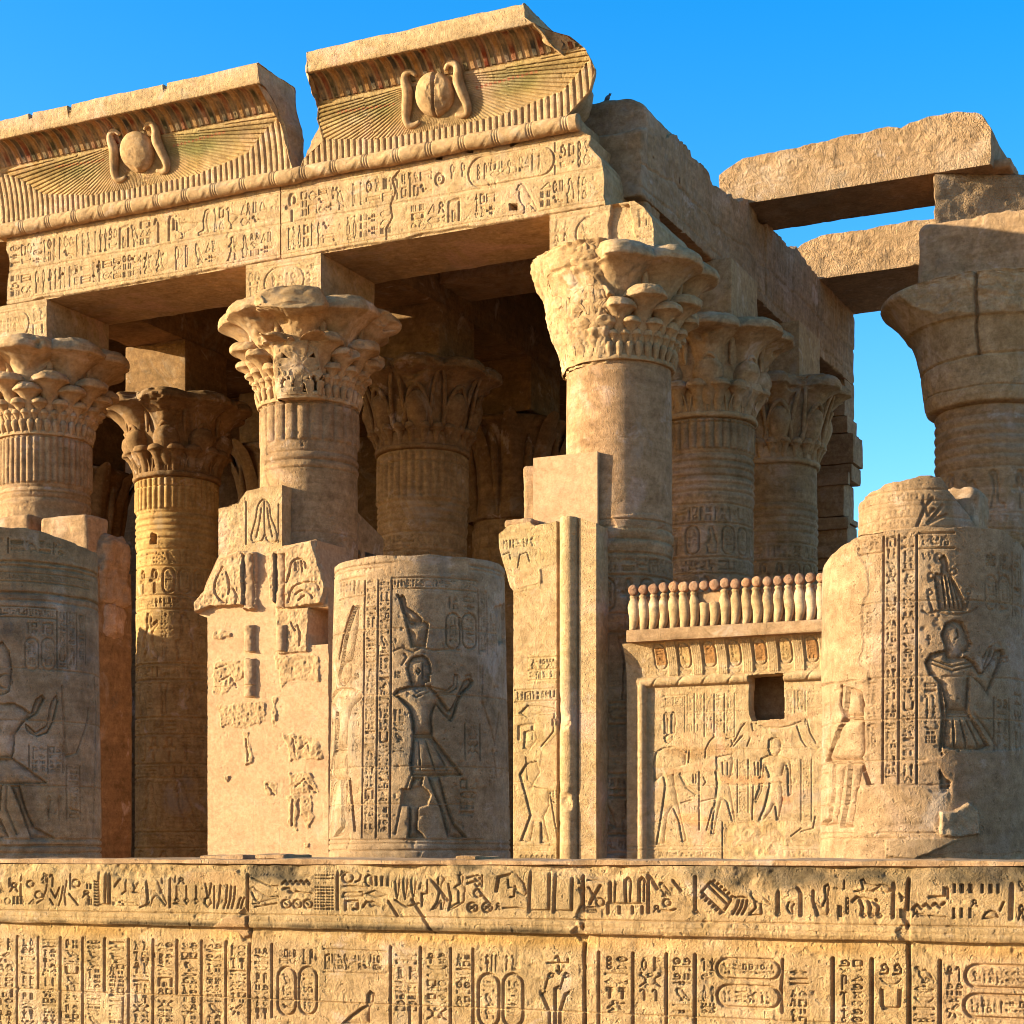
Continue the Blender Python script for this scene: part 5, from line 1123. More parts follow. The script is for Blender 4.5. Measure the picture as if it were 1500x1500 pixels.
# ---------------------------------------------------------------- torus and hollow cornice
ZK0, ZK1, ZS = 11.93, 13.24, 13.60
def cornice(label, u0, u1, endL, endR, disc_px, seed, torus_u, neck=(), dep=1.9):
    t = thing("cornice_block", label, "cornice", group="painted cornice blocks on top of the front")
    H = ZK1-ZK0; O = .66; vK = -.98
    na = 170; a = np.linspace(0, pi/2*.985, na)
    z = ZK0+H*np.sin(a); v = vK-O*(1-np.cos(a)); sl = np.concatenate([[0], np.cumsum(np.hypot(np.diff(z), np.diff(v)))])
    cv = Canvas(u0, u1, 0, sl[-1], .0105, sl[-1]/(na-1)); nt_ = len(cv.t); zz = np.interp(cv.t, sl, z); vv = np.interp(cv.t, sl, v); aa = np.interp(cv.t, sl, a)
    L = sl[-1]; S, T = cv.S, cv.T
    def px(x, y):
        u = None; best = None
        for i in range(nt_):
            q = P(x, y, vv[i]); e = abs(q[2]-zz[i])
            if best is None or e < best[0]: best = (e, q[0], cv.t[i])
        return best[1], best[2]
    cv.px = px
    du, dtt = px(*disc_px); 
    # lower upright leaves, wing feathers fanning from the disc, upper striped leaves under the slab
    per = .118; ph = ((S-u0)/per) % 1
    X = (S-du); Y = T-(dtt+.12)
    edge_w = np.abs(X)/2.85
    zlow = np.interp(np.abs(X), [0, .4, 1.2, 2.3, 2.75, 3.4], [.25, .25, .27, .46, .80, 1.08])
    leaves = T < zlow
    cv.h = np.where(leaves, -.03*(np.abs(ph-.5) > .36)+.012*np.sqrt(np.clip(1-((ph-.5)/.36)**2, 0, 1)), cv.h)
    top = T > L-.54
    per2 = .125; ph2 = ((S-u0)/per2) % 1; idx2 = np.floor((S-u0)/per2).astype(int)
    cv.h = np.where(top, -.022*(np.abs(ph2-.5) > .34), cv.h)
    wing = ~leaves & ~top
    ang = np.arctan2(Y-.12, np.abs(X)+.02); rad = np.hypot(X, Y)
    sc = (rad < .85) & (ang > .12)
    feather = (ang*np.interp(rad, [0, 3], [10, 15])) % 1
    f2 = ((ang+1.4)*np.where(rad > 1.35, 34, 24)) % 1
    cv.h = np.where(wing & ~sc, -.015*(np.abs(f2-.5) > .34)+.006*np.cos((f2-.5)*3), cv.h)
    scx = ((X+.04*np.floor(Y/.07))/.085) % 1; scy = (Y/.07) % 1
    cv.h = np.where(wing & sc, -.012*(np.hypot(scx-.5, (scy-.5)) > .42), cv.h)
    cv.h = np.where(np.abs(T-(L-.54)) < .02, -.02, cv.h)
    # what is left of the paint; stripes darkened to put in the slab's shade
    n1 = fbm2(S, T, 1.4, 4, seed); n2 = fbm2(S, T, 5, 3, seed+1)
    cols = np.array([(.42, .13, .07), (.16, .20, .16), (.75, .55, .30), (.13, .17, .25)], np.float32)
    c = cols[idx2 % 4]; q = (top & (np.abs(ph2-.5) < .34))*np.clip(.72+.6*n2, 0, 1); cv.tint = cv.tint*(1-q[..., None])+c*.85*q[..., None]
    gq = np.exp(-((np.abs(X)-1.35)/.75)**2)*np.exp(-((T-(L-.80))/.24)**2)*np.clip(.65+1.0*n1, 0, 1); gcol = np.array((.50, .68, .60), np.float32)
    q = np.clip(gq*1.3, 0, 1)*wing; cv.tint = cv.tint*(1-q[..., None])+gcol*q[..., None]
    q = np.exp(-((np.abs(X)-2.2)/.9)**2)*np.exp(-((T-(L-.72))/.12)**2)*wing*.8; cv.tint = cv.tint*(1-q[..., None])+np.array((.45, .46, .34))*q[..., None]
    q = wing*np.clip(.55+n1, 0, 1)*.8; cv.tint = cv.tint*(1+q[..., None]*(np.array((1.12, 1.03, .72))-1))
    q = (np.abs(T-(dtt-.06+.10*np.abs(X)/2)) < .022)*(np.abs(X) > .75)*(np.abs(X) < 1.9)*((X*12 % 1) < .6)*.8; cv.tint = cv.tint*(1-q[..., None])+np.array((.8, .42, .36))*q[..., None]
    cv.weather(.007, 3, seed+3, .006)
    nv = -np.cos(aa); nz = -np.sin(aa)
    # closed section: bottom, cavetto, slab front, slab top, back
    prof = [(vv[i], zz[i]) for i in range(nt_)]
    vs = v[-1]-.09
    tail = [(vs+.015, ZK1+.0), (vs, ZK1+.015), (vs-.002, ZK1+.12), (vs-.002, ZS-.12), (vs, ZS-.02), (vs+.02, ZS)]+[(vs+.02+x, ZS) for x in np.linspace(.15, dep, 12)]+[(vs+dep+.05, zq) for zq in np.linspace(ZS-.05, ZK0, 10)]+[(vq, ZK0) for vq in np.linspace(vs+dep-.2, vK+.1, 6)]
    pv = np.array(prof+tail); m = len(pv); ns = len(cv.s)
    V = np.zeros((m, ns, 3)); V[:, :, 0] = cv.s[None, :]; V[:, :, 1] = pv[:, 0][:, None]; V[:, :, 2] = pv[:, 1][:, None]
    V[:nt_, :, 1] += cv.h*nv[:, None]; V[:nt_, :, 2] += cv.h*nz[:, None]
    Q = V[nt_:]; w_ = fbm(Q, 2.2, 4, seed+6)
    Q[..., 1] += .02*w_; ed = np.abs(Q[..., 2]-ZS) < .03
    Q[..., 2] -= np.where(ed, .10*np.clip(fbm(Q*np.array([1, .3, 0]), 1.1, 4, seed+7)-.25, 0, 1)*2+.012*w_, 0)
    for nx in neck: Q[..., 2] -= np.where(ed & (np.abs(Q[..., 0]-nx) < .05), .10, 0)
    lo = endL(V[..., 2], V[..., 1])+.05*fbm(V, 2.6, 4, seed+8); hi = endR(V[..., 2], V[..., 1])+.06*fbm(V, 2.6, 4, seed+9)
    V[..., 0] = np.clip(V[..., 0], lo, hi)
    tint = np.ones((m, ns, 3), np.float32); tint[:nt_] = cv.tint
    mb = MB(); F = gridF(m, ns); last = np.stack([(m-1)*ns+np.arange(ns-1), (m-1)*ns+np.arange(1, ns), np.arange(1, ns), np.arange(ns-1)], 1)
    mb.add(V.reshape(-1, 3), [F, last], tint.reshape(-1, 3))
    for col, endrough in ((0, .8), (ns-1, 1.0 if dep > 1.3 else .25)):
        loop = V[:, col]; ctr = np.array([loop[:, 0].mean(), -.85+(dep-1.9)*.4, (ZK0+ZS)/2-.05]); k = 22; rings = []
        for i in range(k):
            q = i/(k-1)*.99; r = loop*(1-q)+ctr*q
            if i: r = r.copy(); r[:, 0] += (.10*fbm(r, 2.2, 4, seed+20)-.12*np.abs(fbm(r, 4.5, 4, seed+21)))*min(1, q*6)*endrough
            rings.append(r)
        mb.add(np.concatenate(rings), gridF(k, m, True), np.full((k*m, 3), .95, np.float32))
    mb.build("cavetto", M_FRONT, t, tint=True)
    # sun disc with its two cobras
    i = int(np.argmin(np.abs(cv.t-dtt))); c0_ = np.array([du, vv[i], zz[i]]); tn = np.array([0, vv[i+1]-vv[i-1], zz[i+1]-zz[i-1]]); tn /= np.linalg.norm(tn); nn = np.array([0, -tn[2], tn[1]]); nn = nn if nn[1] < 0 else -nn; ux = np.array([1., 0, 0])
    loc = lambda x, y, d: c0_+ux*x+tn*y+nn*d
    prof2 = smooth_prof([(.345, -.05), (.355, .03), (.325, .11), (.24, .17), (.12, .20), (.005, .21)], 4)
    V0, F0 = lathe(smooth_prof(prof2, 3), 96); V1_ = np.array([loc(p[0], p[1], p[2]) for p in V0]); V1_ += nn*(.014*fbm(V1_, 5, 4, seed))[:, None]
    if dep > 1.3:
        cx_ = V0[:, 0]-.03-.16*(V0[:, 1]+.02); V1_ -= nn*(np.where((np.abs(cx_) < .028+.02*V0[:, 1]) & (V0[:, 2] > .05), .07, 0))[:, None]
    V1_ -= nn*(.10*np.clip(fbm(V1_, 2.6, 4, seed+5)-.2, 0, 1))[:, None]
    MB().add(V1_, F0).build("sun_disc", M_CAP, t)
    for sx in (-1, 1):
        path = [(.27, .34), (.36, .42), (.47, .39), (.50, .28), (.48, .12), (.53, -.08), (.58, -.26), (.56, -.38), (.46, -.41), (.34, -.37)]; rads = [.03, .05, .06, .075, .095, .09, .075, .065, .05, .03]
        pp = smooth_prof(path, 4); rr = np.interp(np.linspace(0, 1, len(pp)), np.linspace(0, 1, len(rads)), rads)
        Vt, Ft = tube(np.array([loc(sx*x, y, .06) for x, y in pp]), rr, 12); Vt += nn*(.012*fbm(Vt, 6, 3, seed+2))[:, None]; MB().add(Vt, Ft).build("cobra", M_CAP, t)
    # torus with its binding
    ra = .135; n = 40; ss = np.linspace(torus_u[0], torus_u[1], int((torus_u[1]-torus_u[0])/.012)); A2 = np.linspace(0, 2*pi, n, endpoint=False)
    SS, AA = np.meshgrid(ss, A2, indexing='ij'); cyc = SS % .62; hh = np.zeros_like(SS)
    for o in (.08, .125, .17): hh -= .016*np.exp(-((cyc-o)/.012)**2)
    dg = (SS-AA*.13) % .62; hh -= .010*np.exp(-((dg-.42)/.014)**2)+.010*np.exp(-((dg-.46)/.014)**2)
    c3 = np.stack([SS, vK-.05-ra*np.cos(AA), 11.83+ra*np.sin(AA)], -1); rr = ra+hh+.012*fbm(c3, 3, 4, seed+4)-.05*np.clip(fbm(c3, 1.1, 3, seed+5)-.35, 0, 1)
    V = np.stack([SS, vK-.05-rr*np.cos(AA), 11.83+rr*np.sin(AA)], -1)
    mb = MB().add(V.reshape(-1, 3), [gridF(len(ss), n, True), np.array([list(range(n))]), np.array([list(range((len(ss)-1)*n, len(ss)*n))])])
    V, F = stone((torus_u[0]+.02, vK+.06, 11.745), (torus_u[1]-.02, .85, 11.925), .06, .02, .01, seed); mb.add(V, F)
    mb.build("torus_moulding", M_CAP, t)
pK = lambda x, y, v: P(x, y, v)[0]
uLs0, uLs1 = pK(-45, 180, -1.68), pK(378, 95, -1.68)
cornice("left painted cornice block with a winged sun disc and cleanly cut right end", uLs0, -5.4,
        lambda z, v: np.full_like(z, uLs0+.05), lambda z, v: np.interp(z, [11.9, 12.2, 12.8, 13.2, 13.7], [-5.72, -5.80, -5.86, uLs1+.02, uLs1]), (203, 222), 31, (uLs0, -5.62), (pK(103, 150, -1.68), pK(243, 124, -1.68), pK(47, 165, -1.68)), 1.15)
uRs0, uRs1 = pK(450, 90, -1.68), pK(769, 30, -1.68)
cornice("highest painted cornice block, its right end ragged and broken, with a winged sun disc", -5.9, .25,
        lambda z, v: np.interp(z, [11.9, 12.1, 12.35, 12.7, 13.2, 13.7], [-5.62, -5.52, -5.10, -5.16, uRs0+.02, uRs0]),
        lambda z, v: np.interp(z, [11.9, 12.05, 12.3, 12.6, 12.9, 13.1, 13.3, 13.7], [-.62, -.40, -.08, .02, -.10, -.35, uRs1, uRs1-.02])-.5*np.clip(v+.95, 0, 2)*(z < 13.2), (638, 138), 37, (-5.66, -.28), (), 1.6)

# ---------------------------------------------------------------- architraves running into the hall, roof slabs, loose beams
def beam(name, label, lo, hi, seed, mat=M_BLOCK, group=None, warp=None, cat="beam", res=.07, r0=.022, amp=.014, rough=0, chip=2.0):
    t = thing(name, label, cat, group=group); V, F = stone(lo, hi, res, r0, amp, seed, warp, chip, rough); MB().add(V, F).build("stonework", mat, t); return t
GA = 'side beams running into the hall'
# outline of the exposed side beam, measured from the picture
ol = [(905, 196), (960, 196), (1000, 206), (1012, 226), (1034, 243), (1048, 270), (1062, 276), (1080, 292), (1094, 297), (1133, 341), (1163, 362), (1250, 462)]
pv_, pz_ = zip(*[(q[1], q[2]) for q in (PU(x, y, .45) for x, y in ol)])
def wside(V):
    v = V[:, 1]; z = V[:, 2]; zt = np.interp(v, pv_, pz_)+.09*fbm(V*np.array([.5, 1, 0]), 2.2, 5, 5)+.07*np.round(fbm(V*np.array([.3, 1, 0]), 1.1, 2, 15)*2.5)/1.5; q = (z-10.84)/(12.5-10.84); V = V.copy(); V[:, 2] = 10.84+q*(zt-10.84)
    for vj in (1.9, 6.6, 10.3): V[:, 0] -= np.where(V[:, 0] > .3, .07*np.exp(-((v-vj-.03*fbm(V*np.array([0, 0, 1]), 2, 3, 4))/.03)**2), 0)
    for zj in (11.05, 11.62): V[:, 0] -= np.where(V[:, 0] > .3, .03*np.exp(-((z-zj)/.02)**2), 0)
    V[:, 0] += np.where(V[:, 0] > .3, .028*fbm(V*np.array([0, 9, .5]), 1, 4, 6)+.03*fbm(V, 1.4, 4, 7), 0)
    return V
beam("side_architrave", "long shaded beam along the hall's open right side, its top broken in steps", (-1.0, -.10, 10.84), (.45, 13.3, 12.5), 91, M_BLOCK, GA, wside, "beam", .03, .02, .02)
for u, lab in ((-6.02, "inner beam running back over the gateway pier column and the lily column"), (-12.05, "inner beam running back over the golden column"), (-18.1, "inner beam running back at the far left of the hall")):
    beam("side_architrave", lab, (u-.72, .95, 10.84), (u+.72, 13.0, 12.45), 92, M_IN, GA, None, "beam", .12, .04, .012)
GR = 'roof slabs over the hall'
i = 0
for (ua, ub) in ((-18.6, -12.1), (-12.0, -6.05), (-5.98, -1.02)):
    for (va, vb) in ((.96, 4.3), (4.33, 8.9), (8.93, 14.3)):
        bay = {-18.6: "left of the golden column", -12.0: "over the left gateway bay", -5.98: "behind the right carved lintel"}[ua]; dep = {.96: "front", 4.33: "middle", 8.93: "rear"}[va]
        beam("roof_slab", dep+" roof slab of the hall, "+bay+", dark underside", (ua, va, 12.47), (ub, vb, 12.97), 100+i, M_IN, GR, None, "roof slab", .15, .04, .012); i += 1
# cross beam glimpsed behind the lintel, catching light
beam("cross_beam", "grey cross beam glimpsed behind the right carved lintel", (-5.28, 3.6, 11.2), (-1.02, 4.9, 12.44), 120, M_BLOCK, None, None, "beam", .08)
GB = 'loose roof beams on the open right side'
u0, u1 = P(1052, 270, 5.5)[0], P(1452, 220, 5.5)[0]
ol1 = [(1052, 256), (1085, 233), (1110, 226), (1160, 214), (1200, 206), (1250, 196), (1300, 183), (1318, 185), (1332, 178), (1370, 168), (1400, 162), (1438, 165), (1460, 200)]
pu1, pz1 = zip(*[(q[0], q[2]) for q in (P(x, y, 5.5) for x, y in ol1)])
zb1 = 12.52
def wbeam(pu, pz, zb, zt0, vf, band, seed):
    def f(V):
        V = V.copy(); zt = np.interp(V[:, 0], pu, pz)+.06*fbm(V*np.array([1, .4, 0]), 3, 5, seed); q = (V[:, 2]-zb)/(zt0-zb); V[:, 2] = zb+q*(zt-zb)
        fr = V[:, 1] < vf+.2; z = V[:, 2]; edge = zb+band*(1+.3*fbm(V*np.array([1, 0, 0]), 1.2, 3, seed+1)); rg_ = fbm(V, 9, 3, seed+2)*.028+.035*fbm(V, 3.5, 4, seed+3)
        V[:, 1] += np.where(fr, np.clip((z-edge)/.04, 0, 1)*(.03+rg_), 0)
        return V
    return f
beam("roof_beam", "upper loose roof beam with a rough sunlit face, resting on the massive bell column", (u0, 5.5, zb1), (u1, 7.2, 14.1), 131, M_PIT, GB, wbeam(pu1, pz1, zb1, 14.1, 5.5, .38, 7), "beam", .03, .022, .018, .0, 2.4)
u0b, u1b = P(1158, 380, 10.5)[0], P(1460, 350, 10.5)[0]
ol2 = [(1158, 372), (1175, 355), (1205, 345), (1240, 338), (1290, 330), (1330, 322), (1370, 318), (1460, 312)]
pu2, pz2 = zip(*[(q[0], q[2]) for q in (P(x, y, 10.5) for x, y in ol2)])
beam("roof_beam", "lower loose roof beam, half in shadow, in the gap under the upper beam", (u0b, 10.5, 12.50), (u1b, 13.4, 13.9), 132, M_PIT, GB, wbeam(pu2, pz2, 12.5, 13.9, 10.5, .05, 9), "beam", .04, .022, .018, .0, 2.4)
# support blocks on the bell column
us = P(1370, 320, 5.55)[0]
t = beam("support_block", "square stone block on top of the bell column carrying the upper beam", (us, 5.52, 11.56), (us+2.6, 12.6, 12.51), 133, M_PIT, None, lambda V: V+np.stack([0*V[:, 0], .50*(V[:, 0]-us)*np.clip((9-V[:, 1])/3, 0, 1), 0*V[:, 0]], -1), "block", .045, .03, .05, .03, 2.6)
ue, uf = P(1425, 240, 6.0)[0], P(1478, 240, 6.2)[0]
beam("broken_block", "small broken ledge stone beside the right end of the upper beam", (u1-.6, 5.75, 12.53), (u1+.30, 6.6, 12.70), 134, M_BLOCK, None, None, "block", .05, .08, .03, .03, 1.2)
# stones left on top at the corner
cA, cB = P(884, 170, .2)[0], P(958, 170, .2)[0]
zc_ = P(920, 141, .2)[2]
beam("corner_stone", "weathered block lying on top behind the broken end of the corner cornice", (cA-.5, .2, 11.5), (.42, 2.0, zc_), 135, M_BLOCK, None, lambda V: V-np.stack([0*V[:, 0], 0*V[:, 0], np.where(V[:, 2] > 11.9, .35*np.clip((V[:, 0]-cB+.55)/.5, 0, 1)**2, 0)], -1), "block", .05, .1, .04, .03, 1.2)
beam("corner_stone", "broken stone wedged between the lintel end and the side beam above the corner capital", (-.1, .15, 10.46), (.40, .9, 11.6), 136, M_BLOCK, None, None, "block", .05, .1, .05, .05, 1.2)
# back wall of the hall and its broken right end
t = thing("hall_back_wall", "dark rear wall of the hall with a jagged broken right end against the sky", "wall")
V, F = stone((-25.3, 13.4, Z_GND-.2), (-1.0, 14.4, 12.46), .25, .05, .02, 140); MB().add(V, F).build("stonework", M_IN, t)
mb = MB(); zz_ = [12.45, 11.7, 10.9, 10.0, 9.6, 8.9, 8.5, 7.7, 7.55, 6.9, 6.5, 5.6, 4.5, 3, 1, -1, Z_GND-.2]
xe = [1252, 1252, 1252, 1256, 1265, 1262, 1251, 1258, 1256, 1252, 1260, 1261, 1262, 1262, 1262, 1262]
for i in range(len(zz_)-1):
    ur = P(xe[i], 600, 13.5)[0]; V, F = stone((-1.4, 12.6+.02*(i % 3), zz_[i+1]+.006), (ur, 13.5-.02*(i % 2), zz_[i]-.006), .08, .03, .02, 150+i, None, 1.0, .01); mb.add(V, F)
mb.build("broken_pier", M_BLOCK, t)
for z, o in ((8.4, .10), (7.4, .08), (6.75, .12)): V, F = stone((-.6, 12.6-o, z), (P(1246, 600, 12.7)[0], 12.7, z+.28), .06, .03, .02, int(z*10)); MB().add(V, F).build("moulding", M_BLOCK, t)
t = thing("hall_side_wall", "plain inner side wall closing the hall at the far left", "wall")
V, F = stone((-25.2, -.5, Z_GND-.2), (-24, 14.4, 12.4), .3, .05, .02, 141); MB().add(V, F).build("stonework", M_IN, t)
# pigeon
def bird():
    t = thing("bird", "tiny dark bird perched on the weathered block at the corner", "bird"); q = P(889, 139, .5); mb = MB()
    V, F = lathe(smooth_prof([(.003, -.14), (.035, -.10), (.065, -.02), (.07, .05), (.05, .10), (.035, .12), (.042, .155), (.035, .18), (.004, .195)], 3), 14)
    R_ = np.array([[cos(.7), 0, sin(.7)], [0, 1, 0], [-sin(.7), 0, cos(.7)]]); V = V@R_.T; mb.add(V+q, F)
    V, F = tube([(-.09, 0, -.09), (-.16, 0, -.15), (-.22, 0, -.19)], [.035, .03, .02], 8); mb.add(V+q, F)
    V, F = tube([(.12, 0, .14), (.17, 0, .13)], [.014, .003], 6); mb.add(V+q, F)
    for s in (-.02, .02): V, F = tube([(0, s, -.05), (.01, s, -.16)], [.008, .006], 6); mb.add(V+q, F)
    for i in range(len(mb.V)): mb.V[i] = (mb.V[i]-q)*.55+q-np.array([0, 0, .07])
    mb.build("body", M_BIRD, t)
bird()
# ---------------------------------------------------------------- gateway piers and the screen wall
def panel_px(v):
    return lambda x, y: (lambda q: (q[0], q[2]))(P(x, y, v))
def pierA():
    v = -1.15; pp = panel_px(v); t = thing("gateway_pier", "wide pink-plastered gateway pier with patches of old relief, left of the middle drum", "pier", group="jambs of the ruined gateways")
    k = crop(0, 750, 2.884); x0 = pp(304, 1000)[0]; x1 = pp(481, 1000)[0]; zt = pp(400, 795)[1]
    cv = Canvas(x0-.25, x1+.02, Z_GND-.1, zt+.12, .0125); cv.px = pp; n0 = fbm2(cv.S, cv.T, 2, 3, 5)
    cv.h[:] = 0; cv.tint[:] = PL; cv.noise[:] = .3
    def frag(poly, seed, hgt=.05, col=(.95, .97, .90), jag=.02, rel=None):
        b, q = cv.mask(cv.m(k(poly)), jag, 7, seed, .02); rough = fbm2(cv.S[b], cv.T[b], 5, 4, seed+1)
        cv.h[b] = np.maximum(cv.h[b], 0)*(1-q)+q*(hgt+.03*rough-.03*np.abs(fbm2(cv.S[b], cv.T[b], 11, 3, seed+2))); cv.tint[b] = cv.tint[b]*(1-q[..., None])+np.array(col)*q[..., None]; cv.noise[b] = 1
    # cornice stumps at the top
    frag([(935, 200), (1020, 165), (1085, 175), (1085, 410), (1040, 415), (1035, 395), (900, 400), (830, 430), (835, 385), (880, 330)], 1, .12)
    frag([(1140, 175), (1330, 122), (1340, 160), (1385, 320), (1370, 390), (1230, 410), (1190, 410), (1150, 370)], 2, .12)
    frag([(1170, 405), (1310, 405), (1300, 590), (1180, 600)], 3, .05)
    b, D, ins = cv.dist(cv.m(k([(1310, 405), (1390, 400), (1390, 590), (1310, 590)])), True, .02); cv.h[b] = np.where(ins, -.5, cv.h[b])
    for x in (1060, 1195):
        for y0, y1 in ((180, 405), (480, 590), (620, 780)):
            if x == 1195 and y0 > 600: continue
            q = cv.m(k([(x-25, y0), (x+22, y0), (x+22, y1), (x-25, y1)])); bb, DD, ii = cv.dist(q, True, .02); w = np.abs((cv.S[bb]-q[:, 0].mean())/(.5*np.ptp(q[:, 0]))); cv.h[bb] = np.where(ii, .09*np.sqrt(np.clip(1-w**2, 0, 1))+.03*fbm2(cv.S[bb], cv.T[bb], 6, 3, x+y0), cv.h[bb])
            cv.tint[bb] = np.where(ii[..., None], np.array((.80, .80, .78))*np.ones_like(cv.tint[bb]), cv.tint[bb])
    for ln in ([(1225, 300), (1238, 262), (1246, 222), (1262, 204), (1285, 202), (1300, 215), (1306, 240)], [(1262, 215), (1264, 250)], [(1285, 212), (1290, 255)], [(1232, 385), (1240, 345), (1258, 318), (1285, 305), (1320, 300), (1350, 305), (1360, 330)], [(1262, 350), (1290, 335), (1320, 345), (1335, 365)], [(1275, 375), (1300, 355)], [(955, 235), (935, 275), (922, 330), (935, 365), (962, 385)], [(970, 260), (985, 300), (980, 350)], [(1000, 330), (1015, 360), (1010, 390)], [(1262, 480), (1272, 520), (1270, 565)], [(1235, 470), (1250, 500)]):
        cv_ln = smooth_prof(cv.m(k(ln)), 4); bb, DD, _ = cv.dist(cv_ln, False, .05); cv.h[bb] -= .04*np.clip(1.5*(1-DD/.022), 0, 1)
    for poly, s in (([(905, 500), (985, 505), (980, 535), (905, 530)], 11), ([(905, 640), (1040, 625), (1030, 690), (940, 770), (905, 760)], 12), ([(1160, 610), (1350, 600), (1355, 720), (1250, 700), (1190, 740)], 13), ([(920, 820), (1010, 810), (1120, 800), (1120, 880), (1040, 915), (940, 905)], 14),
                    ([(1195, 940), (1225, 935), (1340, 960), (1365, 1040), (1230, 1045)], 15), ([(1030, 930), (1050, 930), (1070, 1060), (1040, 1065)], 16), ([(1225, 1110), (1310, 1100), (1345, 1180), (1230, 1190)], 17), ([(1110, 1135), (1180, 1140), (1170, 1200), (1130, 1195)], 18), ([(1215, 1205), (1260, 1200), (1255, 1345), (1220, 1330)], 19), ([(1270, 1210), (1310, 1200), (1330, 1290), (1300, 1335), (1270, 1280)], 20), ([(945, 1115), (980, 1110), (960, 1135)], 21), ([(1285, 1395), (1315, 1390), (1310, 1425), (1280, 1425)], 22), ([(1150, 790), (1168, 790), (1165, 905), (1155, 905)], 23)):
        frag(poly, s, .024, (.90, .91, .82), .06)
    T = lambda x0, y0, x1, y1, s: (lambda q: pxtext(cv, *q[0], *q[1], -.0, s))(k([(x0, y0), (x1, y1)]))
    for poly in ([(1240, 960), (1250, 1030)], [(1270, 1000), (1300, 975), (1310, 1010)], [(1250, 1160), (1290, 1130), (1320, 1170)], [(1310, 1160), (1335, 1185)], [(910, 665), (960, 645)], [(930, 715), (975, 690), (1000, 740)], [(1040, 960), (1050, 1050)], [(1130, 1150), (1160, 1195)], [(1240, 1215), (1235, 1320)]):
        q = cv.m(k(poly)); bb, DD, _ = cv.dist(q, False, .05); cv.h[bb] -= .03*np.clip(1-DD/.028, 0, 1)
    cv.joint_v(pp(372, 900)[0], -9, pp(372, 1120)[1], .006, .004, 3); cv.joint_v(pp(410, 900)[0], -9, pp(410, 1120)[1], .006, .004, 4); cv.joint_h(pp(400, 1003)[1], wd=.006, dep=.004)
    cv.weather(.008, 1.5, 21, .004)
    cl, cr_ = x0, x1
    outl = lambda z: np.interp(z, [pp(300, 905)[1], pp(300, 900)[1], pp(300, 885)[1], pp(300, 850)[1], pp(300, 812)[1], zt+.1], [x0, pp(292, 895)[0], pp(290, 885)[0], pp(304, 850)[0], pp(322, 815)[0], pp(326, 805)[0]])
    outr = lambda z: np.interp(z, [pp(480, 960)[1], pp(480, 953)[1], pp(480, 892)[1], pp(480, 860)[1], pp(480, 800)[1], zt+.1], [x1, x1, x1, pp(480, 860)[0], pp(464, 800)[0], pp(463, 790)[0]])
    def end(V):
        V = V.copy(); z = V[..., 2]; V[..., 0] = np.clip(V[..., 0], outl(z)+.012*fbm(V, 5, 3, 3)*(z > 3.9), outr(z)+.012*fbm(V, 5, 3, 4)*(z > 3.2)); 
        top = np.interp(V[..., 0], [pp(320, 800)[0], pp(372, 800)[0], pp(376, 800)[0], pp(402, 800)[0], pp(405, 800)[0], pp(463, 800)[0], x1], [pp(320, 812)[1], pp(372, 806)[1], pp(374, 800)[1], pp(400, 800)[1], pp(405, 802)[1], pp(463, 790)[1], pp(470, 800)[1]])
        V[..., 2] = np.minimum(z, top+.015*fbm(V, 5, 3, 6)); return V
    front_panel(cv, v, -.1, end=end).build("plastered_face", M_PLAS, t, tint=True)
    # upper block with a carved strip, and the deeper block behind
    zb, zt2 = pp(370, 812)[1]-.06, pp(370, 714)[1]; a, b2 = pp(320, 760)[0], pp(413, 760)[0]
    cu = Canvas(a, b2, zb, zt2, .0125); cu.px = pp
    k2 = crop(300, 350, 2.727)
    for ln in ([(192, 1212), (186, 1185), (203, 1120), (213, 1065), (236, 1040), (257, 1062), (264, 1110), (282, 1155), (289, 1192), (280, 1212), (250, 1205), (240, 1180), (226, 1206), (192, 1212)], [(238, 1045), (238, 1110), (239, 1175)], [(226, 1075), (219, 1130), (206, 1190)], [(250, 1075), (257, 1130), (270, 1190)]):
        cu.groove(smooth_prof(cu.m(k2(ln)), 4), .016, .03)
    for ln in ([(165, 1050), (165, 1220)], [(295, 1060), (295, 1210)]): cu.groove(cu.m(k2(ln)), .018, .03)
    b, D, ins = cu.dist(cu.m(k2([(40, 1030), (160, 1030), (160, 1260), (40, 1260)])), True, .01); cu.h[b] += np.where(ins, .014*fbm2(cu.S[b], cu.T[b], 14, 3, 4), 0)
    cu.weather(.006, 4, 23, .006)
    def endu(V): 
        V = V.copy(); V[..., 2] = np.minimum(V[..., 2], np.interp(V[..., 0], [a, a+.3*(b2-a), a+.45*(b2-a), b2], [zt2-.32, zt2-.25, zt2-.05, zt2])+.02*fbm(V, 4, 3, 7)); return V
    front_panel(cu, v, .1, end=endu).build("carved_block", M_FRONT, t, tint=True)
    y2 = -.25; ur = P(481, 760, y2)[0]; zt3 = P(481, 718, y2)[2]
    V, F = stone((a+.1, y2, -1.0), (ur, 1.75, zt3), .05, .03, .01, 24, lambda V: V-np.stack([0*V[:, 0], 0*V[:, 0], np.where(V[:, 2] > 5.6, .55*np.clip((V[:, 1]-.2)/1.6, 0, 1), 0)], -1))
    MB().add(V, F).build("rear_block", M_PLAIN, t)
M_PLAIN = M_BLOCK
pierA()
